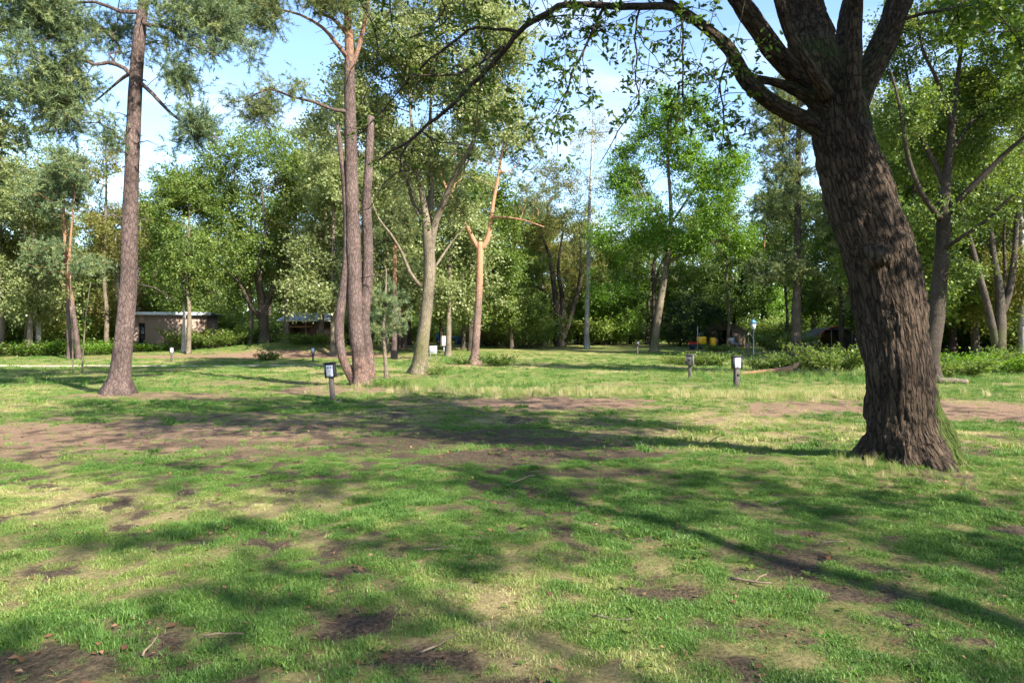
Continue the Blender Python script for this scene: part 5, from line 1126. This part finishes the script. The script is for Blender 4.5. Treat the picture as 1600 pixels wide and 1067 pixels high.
for i, (px, d) in enumerate(((1148, 63), (1153, 64.5))):
    b = G(px, d); c = thing('folding_chair', ['white folding chair right of the brown tent, nearer one', 'white folding chair right of the brown tent, farther one'][i], 'chair', b, R(20 + 50 * i), 'folding chairs by the tent')
    MB().box((0, 0, .44), (.46, .44, .03)).build('seat', M['white'], c); MB().prism([(-.23, .2, .46), (.23, .2, .46), (.23, .36, 1.0), (-.23, .36, 1.0)], (0, .03, 0)).build('backrest', M['white'], c)
    for sx in (-.21, .21): MB().cyl((sx, -.2, 0), (sx, .2, .5), .015, sides=6).build('leg', M['steel'], c); MB().cyl((sx, .24, 0), (sx, -.18, .46), .015, sides=6).build('leg', M['steel'], c)

# dark tunnel tent
b = G(1287, 64); t = thing('tunnel_tent', 'dark tunnel tent with arched open front and red edge', 'tent', b, R(12))
na = 14; aa = np.linspace(0, math.pi, na + 1); arc_ = lambda w_, h_, y: np.stack([-np.cos(aa) * w_, np.full(na + 1, y), np.sin(aa) ** .75 * h_], 1)
sh = MB(); A0, A1, A2 = arc_(2.0, 1.95, -1.9), arc_(1.95, 1.9, .6), arc_(1.7, 1.4, 2.4); V = np.concatenate([A0, A1, A2]); k = na + 1
sh.add(V, [(r * k + i, r * k + i + 1, r * k + k + i + 1, r * k + k + i) for r in range(2) for i in range(na)]); sh.build('shell', M['tent_dark'], t, smooth=True)
bk_ = MB(); bk_.add(np.concatenate([A1 * np.array([.98, 1, .98]), [[0, .6, 0]]]), None, [(i, i + 1, k) for i in range(na)]); bk_.build('inner_wall', M['tent_brown'], t)
MB().tube(A0[1:9], .05, 6).build('front_edge', M['red'], t); MB().tube(A0[8:-1], .04, 6).build('front_edge', M['tent_dark'], t)
MB().prism([(-2.0, -1.7, 0), (-1.75, -1.6, 1.45), (-3.6, -.8, 1.2), (-3.9, -.9, 0)], (.1, .6, 0)).build('side_annex', M['tent_grey'], t)
can = MB(); can.prism([(-2.0, -1.9, 1.62), (1.3, -1.9, 1.86), (.6, -3.2, 1.78), (-1.6, -3.2, 1.7)], (0, 0, .03)); can.build('awning', M['tent_grey'], t)
for sx in (-1.55, .55): MB().cyl((sx, -3.15, 0), (sx, -3.15, 1.72), .02, sides=6).build('awning_pole', M['steel'], t)

def caravan(label, px, d, L, rz):
    b = G(px, d); t = thing('caravan', label, 'caravan', b, rz, 'caravans between the trees')
    prof = [(-L/2, 0, .45), (L/2, 0, .45), (L/2 + .1, 0, 1.3), (L/2 - .25, 0, 2.35), (-L/2 + .25, 0, 2.45), (-L/2 - .12, 0, 1.3)]
    MB().prism([(x, -1.05, z) for x, _, z in prof], (0, 2.1, 0)).build('body', M['tent_pale'], t)
    for x in (-L * .25, L * .2): MB().box((x, -1.06, 1.6), (L * .24, .03, .6), bevel=.02).build('window', M['glass_dark'], t)
    MB().box((0, -1.058, .95), (L * .96, .012, .08)).build('stripe', M['navy'], t)
    wh = MB().tube([(0, -1.06, .32), (0, -.88, .32)], [.32, .32], 18).build('wheel', M['black'], t); MB().tube([(0, -1.08, .32), (0, -.9, .32)], [.16, .16], 12).build('rim', M['steel'], wh)
    return t
caravan('white caravan glimpsed between the leaning oak and the tunnel tent', 1362, 82, 5.4, R(15))
caravan('white caravan at the right photo edge behind the bushes', 1632, 58, 5.0, R(-25))
b = G(1527, 58); t = thing('awning_tent', 'pale-roofed tent behind the bushes right of the leaning oak', 'tent', b, R(20))
wl = MB(); wl.box((0, 1.2, .75), (3.6, .04, 1.5)); wl.box((-1.78, 0, .75), (.04, 2.3, 1.5)); wl.box((1.78, 0, .75), (.04, 2.3, 1.5)); wl.box((.7, -1.2, .75), (2.0, .04, 1.5)); wl.build('wall', M['cream'], t)
gable(MB(), 4.0, 2.8, 1.5, 2.3).build('roof', M['tent_grey'], t)

# blue utility cart and drum
b = G(703, 82); t = thing('utility_cart', 'small blue flatbed utility cart parked beyond the white sign', 'utility cart', b, R(-12))
MB().box((0, 0, .55), (3.2, 1.3, .16), bevel=.03).build('chassis', M['black'], t); MB().box((-1.25, 0, .95), (.7, 1.3, .7), taper=.9, bevel=.06).build('front_body', M['cart_blue'], t)
MB().box((.75, 0, .85), (1.7, 1.35, .3), bevel=.03).build('cargo_bed', M['cart_blue'], t); MB().box((-.35, 0, .95), (.5, 1.2, .18), bevel=.03).build('seat', M['wood_wall'], t); MB().box((-.12, 0, 1.25), (.12, 1.2, .5), bevel=.03).build('backrest', M['wood_wall'], t)
MB().prism([(-1.3, -.6, 1.3), (-1.3, .6, 1.3), (-1.0, .6, 1.95), (-1.0, -.6, 1.95)], (.02, 0, 0)).build('windscreen', M['glass_pale'], t); MB().box((-.45, 0, 1.98), (1.5, 1.3, .06), bevel=.02).build('roof', M['steel'], t)
for sx in (-1.1, .25):
    for sy in (-.6, .6): MB().cyl((sx - (.15 if sx < 0 else 0), sy, .75), (sx, sy, 1.96), .025, sides=6).build('roof_post', M['black'], t)
for sx in (-1.15, 1.05):
    for sy in (-.62, .62):
        wh = MB().tube([(sx, sy - .1, .3), (sx, sy + .1, .3)], [.3, .3], 18).build('wheel', M['black'], t); MB().tube([(sx, sy - .11, .3), (sx, sy + .11, .3)], [.14, .14], 10).build('rim', M['steel'], wh)
for sy in (-.45, .45): MB().tube([(-1.60, sy, .95), (-1.64, sy, .95)], [.1, .09], 12).build('headlight', M['glass_pale'], t)
b = G(717, 80); t = thing('drum', 'dark blue drum standing right of the blue utility cart', 'drum', b)
MB().tube([(0, 0, 0), (0, 0, .03), (0, 0, .42), (0, 0, .44), (0, 0, .46), (0, 0, .9), (0, 0, .95)], [.28, .3, .3, .315, .3, .3, .27], 18).build('barrel', M['navy'], t, smooth=True); MB().tube([(0, 0, .95), (0, 0, .98)], [.29, .29], 18).build('lid', M['black'], t)

# brick house on the left
b = G(272, 61); t = thing('brick_house', 'low brick house with flat metal-edged roof and narrow dark window', 'house', b, R(14))
hw, hd, hh = 6.4, 5.0, 3.0
wl = MB(); wx0, wx1, wz0, wz1 = -2.2, -1.68, .6, 2.3
for (x0, x1, z0, z1) in ((-hw/2, wx0, -.2, hh), (wx1, hw/2, -.2, hh), (wx0, wx1, -.2, wz0), (wx0, wx1, wz1, hh)): wl.box(((x0 + x1) / 2, -hd/2, (z0 + z1) / 2), (x1 - x0, .25, z1 - z0))
wl.box((-hw/2 + .13, .13, hh/2 - .1), (.25, hd, hh + .2)); wl.box((hw/2 - .13, .13, hh/2 - .1), (.25, hd, hh + .2)); wl.box((0, hd/2, hh/2 - .1), (hw - .52, .25, hh + .2)); wl.build('wall', M['brick'], t)
wn = MB(); wn.box(((wx0+wx1)/2, -hd/2 + .02, wz1 - .03), (wx1-wx0, .1, .06)); wn.box(((wx0+wx1)/2, -hd/2 + .02, wz0 + .03), (wx1-wx0, .1, .06)); wn.box((wx0 + .03, -hd/2 + .02, (wz0+wz1)/2), (.06, .1, wz1-wz0-.12)); wn.box((wx1 - .03, -hd/2 + .02, (wz0+wz1)/2), (.06, .1, wz1-wz0-.12)); wno = wn.build('window', M['black'], t)
MB().box(((wx0+wx1)/2, -hd/2 + .04, (wz0+wz1)/2), (wx1-wx0-.12, .02, wz1-wz0-.12)).build('pane', M['glass_dark'], wno); MB().box(((wx0+wx1)/2, -hd/2 - .06, wz0 - .03), (wx1-wx0+.1, .2, .06)).build('sill', M['black'], wno)
ro = MB().box((0, 0, hh + .1), (hw + .7, hd + .9, .2)).build('roof', M['roof_dark'], t); MB().box((0, -hd/2 - .47, hh + .11), (hw + .76, .04, .26)).build('roof_edge', M['roof_metal'], ro)
MB().box((.8, -hd/2 - 2.2, .28), (4.6, 1.6, .12), bevel=.02).build('terrace', M['wood_deck'], t)

# cabin with metal roof
b = G(487, 63); b[2] += .25; t = thing('cabin', 'wooden cabin with blue-grey sheet roof and dark open veranda on the bank', 'cabin', b, R(3))
cw = 4.4
MB().box((0, 1.8, 1.2), (cw, .12, 2.6)).build('back_wall', M['wood_wall'], t)
for sx in (-1, 1): MB().box((sx * (cw/2 - .06), .3, 1.2), (.12, 2.9, 2.6)).build('side_wall', M['wood_wall'], t)
MB().box((0, 0, .12), (cw + .3, 3.6, .16)).build('floor', M['wood_deck'], t); MB().box((-.7, -1.72, 1.72), (2.2, .1, .1)).build('beam', M['wood_new'], t)
MB().box((1.45, -1.5, .95), (1.2, .5, 1.1), bevel=.04).build('log_stack', M['wood_wall'], t)
for sx in (-cw/2 + .1, -.1, cw/2 - .1): MB().box((sx, -1.72, 1.3), (.1, .1, 2.2)).build('post', M['wood_wall'], t)
rf_ = MB().prism([(-cw/2 - .35, -2.1, 2.30), (cw/2 + .35, -2.1, 2.30), (cw/2 + .35, 2.1, 3.02), (-cw/2 - .35, 2.1, 3.02)], (0, 0, -.06)).build('roof', M['roof_dark'], t)
npn = 10; pwid = (cw + .7) / npn
for i in range(npn):
    for (y0, z0, y1_, z1) in ((-2.13, 2.312, -.05, 2.67), (-.12, 2.678, 2.12, 3.06)):
        x0 = -cw/2 - .35 + i * pwid + .01; x1 = x0 + pwid - .02
        MB().prism([(x0, y0, z0), (x1, y0, z0), (x1, y1_, z1), (x0, y1_, z1)], (0, 0, .025)).build('roof_panel', M['roof_metal'], rf_)
MB().box((0, -2.15, 2.24), (cw + .74, .05, .12)).build('gutter', M['tent_pale'], t)
b = G(470, 60.5); t = thing('garden_table', 'pale weathered table on the bank in front of the cabin', 'table', b, R(5))
for i in range(5): MB().box((0, -.4 + i * .2, .74), (2.2, .17, .05), bevel=.01).build('plank', M['wood_deck'], t)
for sx in (-.9, .9):
    for sy in (-.35, .35): MB().box((sx, sy, .34), (.09, .09, .76)).build('leg', M['wood_deck'], t)

# splintered log, short log, sapling stakes, sticks
g = np.random.default_rng(61)
b = G(1222, 28.8); t = thing('fallen_log', 'splintered orange-brown log lying before the bushes left of the leaning oak', 'log', b)
c = np.array([(-1.05, -.1, .05), (-.6, -.05, .09), (0, 0, .15), (.4, .05, .22)]); lg = MB(); c = c * np.array([1.5, 1, 1]) - np.array([.2, 0, 0]); stem_tube(lg, spline(c, [.05, .08, .12, .15], .1)[0], spline(c, [.05, .08, .12, .15], .1)[1], 12, g, rough=.2, seed=3, lump=.2); lg.build('wood', M['wood_log'], t)
for k in range(9):
    a = g.random() * 6.28; p0 = np.array([.38, .05 + .09 * math.cos(a), .22 + .09 * math.sin(a)]); MB().tube([p0, p0 + (.12, 0, .04), p0 + (.2 + .2 * g.random(), g.normal() * .05, .12 + .18 * g.random())], [.045, .03, .005], 5).build('splinter', M['wood_new'], t)
MB().tube([(.35, .05, .16), (.62, .08, .14), (.8, .1, .12)], [.16, .17, .1], 9).build('bark_end', M['bark_dark'], t)
b = G(1488, 23.6); t = thing('fallen_log', 'short pale log on the ground right of the leaning oak', 'log', b, R(-20)); lg = MB(); c, r_ = spline([(-.45, 0, .09), (0, .02, .10), (.45, 0, .07)], [.09, .09, .08], .08); stem_tube(lg, c, r_, 12, g, rough=.15, seed=5); lg.build('wood', M['bark_grey'], t, smooth=True)
for sx, cx in ((-1, -.455), (1, .455)): MB().tube([(cx - .01, 0, .08), (cx + .01, 0, .08)], [.075, .075], 12).build('cut_end', M['wood_new'], t)
for i, (px, d, top, ln, lab) in enumerate(((114, 31.2, 430, -4, 'left of two thin saplings on the brown ring in the left lawn'), (128, 31.0, 440, 14, 'right leaning sapling on the brown ring in the left lawn'))):
    b = G(px, d); by = HOR + FPX * (CAMH - b[2]) / d
    gen_tree('sapling', lab, b, [px_stem(d, [(px, by + 2, 3), (px + ln * .4, 500, 2.2), (px + ln, top, 1.2)])], [px_ell(px + ln, top + 30, 16, 50, d, .5, 12)], 'bark_grey', 'leaf_mid', 300 + i, flare=0, sides=6, amin=1.2, leafkw=dict(per=16, spread=.3, size=.08), skel=dict(tip_r=.004), gap=0, group='saplings on the lawn')
STK = [(1298, 690, 10.4, .32, 90, 1.1, 'upright bent stick poking from the grass left of the leaning oak'), (1118, 697, 10.0, .36, 25, .12, 'grey stick on the lawn left of the leaning oak'), (1172, 917, 4.4, .26, -35, .03, 'pale forked stick in the foreground grass right of centre'), (345, 1002, 3.6, .20, 2, .02, 'straw-coloured stick in the left foreground grass'),
       (675, 1022, 3.45, .13, 35, .03, 'short brown stick on the dark bare soil at the bottom'), (815, 757, 7.4, .3, 30, .03, 'thin pale stick near the middle of the lawn'), (232, 1022, 3.45, .11, 80, .05, 'whitish chip of wood in the left foreground'), (685, 873, 4.95, .22, 3, .02, 'thin stick lying level in the central grass'),
       (960, 975, 3.85, .22, -30, .02, 'thin bent twig in the right foreground grass'), (1215, 795, 6.4, .16, 20, .04, 'pale curled bark chip before the leaning oak'), (1300, 855, 5.2, .18, 5, .02, 'reddish stick in the shade before the leaning oak'), (395, 750, 7.6, .2, 5, .02, 'small light stick on the left lawn')]
for i, (px, py, d, L, an, lift, lab) in enumerate(STK):
    b = G(px, d); a = R(an); g2 = np.random.default_rng(400 + i); t_ = np.linspace(0, 1, 6)[:, None]
    if lift > 1: c = np.concatenate([.04 * np.sin(t_ * 5), 0 * t_, -.05 + L * t_], 1) * 1.0
    else: c = np.concatenate([math.cos(a) * L * (t_ - .5), math.sin(a) * L * (t_ - .5), .03 + lift * t_], 1)
    c = c + np.cumsum(g2.normal(size=(6, 3)) * L * .03, 0)
    sm2 = MB(); sm2.tube(c, np.linspace(.009, .004, 6) * (1.1 if L > .25 else .8), 6); 
    if i in (2, 4): sm2.tube([c[3], c[3] + np.array([.05, .04, .02]), c[3] + np.array([.10, .06, .03])], [.006, .004, .003], 5)
    so = sm2.build('fallen_stick', M['stick_pale' if i in (2, 5, 6, 3) else 'bark_grey'], smooth=True); so.location = tuple(b); tag(so, lab, 'stick', 'sticks lying on the lawn')

# ------------------------------------------------------------------ grass
def tuft_mesh(g, n_b, rad, hgt, wid, spread):
    mb = MB(); a = g.random(n_b) * 6.28; r = rad * np.sqrt(g.random(n_b)); base_ = np.stack([np.cos(a) * r, np.sin(a) * r, np.full(n_b, -.008)], 1)
    la = g.random(n_b) * 6.28; ld = np.stack([np.cos(la), np.sin(la), np.zeros(n_b)], 1); L = hgt * (.45 + .75 * g.random(n_b)); bend = spread * (.3 + g.random(n_b))
    S = np.stack([-np.sin(la + g.normal(size=n_b) * .6), np.cos(la + g.normal(size=n_b) * .6), np.zeros(n_b)], 1); up = np.array([0, 0, 1.0])
    wv = wid * (.7 + .6 * g.random(n_b)); p1 = base_ + up * (L * .55)[:, None] + ld * (L * bend * .3)[:, None]; p2 = base_ + up * (L * np.clip(1 - bend * .45, .2, 1))[:, None] + ld * (L * bend)[:, None]
    v = np.stack([base_ - S * wv[:, None], base_ + S * wv[:, None], p1 + S * wv[:, None] * .8, p1 - S * wv[:, None] * .8, p2], 1).reshape(-1, 3)
    k = np.arange(n_b)[:, None] * 5
    mb.add(v, k + np.array([[0, 1, 2, 3]]), k + np.array([[3, 2, 4]])); return mb
def scatter(name, label, cat, pts, scl, idx, tint, coll, zrot_tilt=.25):
    g = np.random.default_rng(len(pts)); me = bpy.data.meshes.new(name); me.vertices.add(len(pts)); me.vertices.foreach_set('co', pts.astype(np.float32).ravel())
    rot = np.stack([g.normal(size=len(pts)) * zrot_tilt * .5, g.normal(size=len(pts)) * zrot_tilt * .5, g.random(len(pts)) * 6.28], 1)
    a = me.attributes.new('rot', 'FLOAT_VECTOR', 'POINT'); a.data.foreach_set('vector', rot.astype(np.float32).ravel())
    a = me.attributes.new('scl', 'FLOAT', 'POINT'); a.data.foreach_set('value', scl.astype(np.float32))
    a = me.attributes.new('tint', 'FLOAT', 'POINT'); a.data.foreach_set('value', np.clip(tint, 0, 1).astype(np.float32))
    a = me.attributes.new('idx', 'INT', 'POINT'); a.data.foreach_set('value', idx.astype(np.int32))
    o = obj(name, me); tag(o, label, cat, kind='stuff')
    ng = bpy.data.node_groups.new(name, 'GeometryNodeTree'); ng.interface.new_socket('Geometry', in_out='INPUT', socket_type='NodeSocketGeometry'); ng.interface.new_socket('Geometry', in_out='OUTPUT', socket_type='NodeSocketGeometry')
    N = ng.nodes; gi = N.new('NodeGroupInput'); go = N.new('NodeGroupOutput'); ip = N.new('GeometryNodeInstanceOnPoints'); ci = N.new('GeometryNodeCollectionInfo')
    ci.inputs['Collection'].default_value = coll; ci.inputs['Separate Children'].default_value = True; ci.inputs['Reset Children'].default_value = True
    ip.inputs['Pick Instance'].default_value = True
    def na_(nm_, dt):
        x = N.new('GeometryNodeInputNamedAttribute'); x.data_type = dt; x.inputs['Name'].default_value = nm_; return x.outputs['Attribute']
    L = ng.links
    L.new(gi.outputs[0], ip.inputs['Points']); L.new(ci.outputs[0], ip.inputs['Instance']); L.new(na_('idx', 'INT'), ip.inputs['Instance Index']); L.new(na_('rot', 'FLOAT_VECTOR'), ip.inputs['Rotation']); L.new(na_('scl', 'FLOAT'), ip.inputs['Scale']); L.new(ip.outputs[0], go.inputs[0])
    md = o.modifiers.new('scatter', 'NODES'); md.node_group = ng
    return o
g = np.random.default_rng(501)
tc_ = bpy.data.collections.new('grass_tufts')
for k in range(8):
    if k < 4: mb = tuft_mesh(g, 60, .085, .036, .0019, 1.0)         # mown turf
    elif k < 6: mb = tuft_mesh(g, 46, .05, .062, .0021, .8)        # longer tussock
    else: mb = tuft_mesh(g, 46, .11, .26, .0022, .55)               # tall rough grass
    tc_.objects.link(bpy.data.objects.new('tuft_%d' % k, mb.mesh('tuft_%d' % k, M['grass'])))
def frustum_pts(n_, d0, d1, margin=1.6, pw=1.0):
    u = g.random(n_); d = (d0 ** pw + u * (d1 ** pw - d0 ** pw)) ** (1 / pw); x = (g.random(n_) * 2 - 1) * (d * .78 + margin); return x, d
PX, PY, SC, ID, TI = [], [], [], [], []
for n_, d0, d1, s0, pw in ((70000, 2.3, 9.0, 0.82, 1.5), (34000, 9.0, 22, 1.5, 1.4), (16000, 22, 55, 2.6, 1.4)):
    x, y = frustum_pts(n_, d0, d1, 1.6, pw); de, nn, so_, dr = grass_density(x, y); keep = g.random(n_) < np.clip(de * 1.15, 0, 1) * (1 - .3 * dr)
    x, y, de, nn, so_, dr = [q_[keep] for q_ in (x, y, de, nn, so_, dr)]; m = len(x)
    lush = fb2(x, y, 1.6, 3, 81); cl_ = fb2(x, y, 5.0, 3, 83)
    idx = np.where((lush > .54) & (cl_ > .56), 4 + (g.random(m) * 2).astype(int), (g.random(m) * 4).astype(int))
    s_ = s0 * (.65 + .5 * g.random(m)) * (.55 + .6 * de) * (.75 + .55 * lush)
    ti = .12 + .42 * (1 - lush) + .55 * dr * (.6 + .4 * cl_) + .10 * g.normal(size=m) + .15 * nn
    for A_, v in ((PX, x), (PY, y), (SC, s_), (ID, idx), (TI, ti)): A_.append(v)
def tall(cx, cy_, rx, ry, n_, dryness, s0):
    x = cx + g.normal(size=n_) * rx; y = cy_ + g.normal(size=n_) * ry
    PX.append(x); PY.append(y); SC.append(s0 * (.5 + .7 * g.random(n_))); ID.append(6 + (g.random(n_) * 2).astype(int)); TI.append(dryness + .16 * g.normal(size=n_))
tall(OAK[0] - .1, OAK[1] - .75, .62, .22, 70, .6, .42); tall(OAK[0] - .75, OAK[1] - .3, .28, .3, 30, .7, .5); tall(OAK[0] + .85, OAK[1] - .5, .4, .3, 40, .35, .4); tall(OAK[0] + .3, OAK[1] - 1.6, .9, .35, 90, .55, .3)
tall(1.0, 19.6, 2.6, .5, 420, .82, .9); tall(7.6, 18.4, 2.4, .5, 420, .8, .9); tall(6.9, 20.9, .35, .25, 60, .5, .9); tall(6.6, 25, .3, .25, 40, .5, .9); tall(-3.2, 21.0, 1.0, .5, 110, .5, .9); tall(-1.0, 24, 1.5, .8, 200, .6, .9)
tall(11.8, 28, 3, .8, 300, .55, 1.2); tall(14.5, 25, 2.5, 1, 300, .35, 1.1); tall(-4.5, 16.8, .25, .15, 30, .3, .5)
x, y = np.concatenate(PX), np.concatenate(PY)
scatter('grass', 'short patchy grass with bare soil showing between the tufts', 'grass', np.stack([x, y, terrain(x, y)], 1), np.concatenate(SC), np.concatenate(ID), np.concatenate(TI), tc_)

# dry leaves and needles on the turf
n_ = 12000; x, y = frustum_pts(n_, 2.4, 26, 1.6, 1.1); nn, so_, dr = masks(x, y)
keep = g.random(n_) < .25 + .6 * so_ + .7 * nn + .5 * bump2(x, y, OAK[0], OAK[1] - 1, 1.6, 1.2); x, y = x[keep], y[keep]; m = len(x); lt = MB()
P = np.stack([x, y, terrain(x, y) + .012 + .015 * g.random(m)], 1); D_ = unit(rand_dirs(m, g) * np.array([1, 1, .3]))
leaves(lt, P, D_, unit(rand_dirs(m, g) * .5 + np.array([0, 0, 1])), .02 + .035 * g.random(m) ** 2, .33, .75 * g.random(m) ** 1.2, .15)
n2_ = 14000; i_ = (g.random(n2_) * m).astype(int); P2 = P[i_] + g.normal(size=(n2_, 3)) * np.array([.25, .25, .002]); P2[:, 2] = terrain(P2[:, 0], P2[:, 1]) + .014
leaves(lt, P2, unit(rand_dirs(n2_, g) * np.array([1, 1, .12])), np.tile([0, 0, 1.], (n2_, 1)), .04 + .08 * g.random(n2_) ** 2, .03, .15 + .6 * g.random(n2_))
tag(lt.build('leaf_litter', M['dry_leaf']), 'scattered brown leaves and bits of twig lying on the turf', 'leaf litter', kind='stuff')

# broad-leaved weeds in the turf
n_ = 900; x, y = frustum_pts(n_, 2.5, 16, 1.2, 1.2); nn, so_, dr = masks(x, y); kp_ = (nn < .4) & (fb2(x, y, .7, 3, 91) > .47); x, y = x[kp_], y[kp_]; m = len(x); k_ = 7
X = np.repeat(np.stack([x, y, terrain(x, y) + .012], 1), k_, 0); an = g.random(m * k_) * 6.28; sz = np.repeat(.02 + .035 * g.random(m), k_) * (.7 + .5 * g.random(m * k_))
D_ = unit(np.stack([np.cos(an), np.sin(an), .25 + .35 * g.random(m * k_)], 1)); wm_ = MB()
leaves(wm_, X + D_ * .006, D_, np.tile([0, 0, 1.], (m * k_, 1)), sz, .26, np.repeat(.35 + .25 * g.random(m), k_) + .08 * g.normal(size=m * k_), .1)
tag(wm_.build('weeds', M['leaf_mid']), 'small broad-leaved weeds scattered through the turf', 'weeds', kind='stuff')
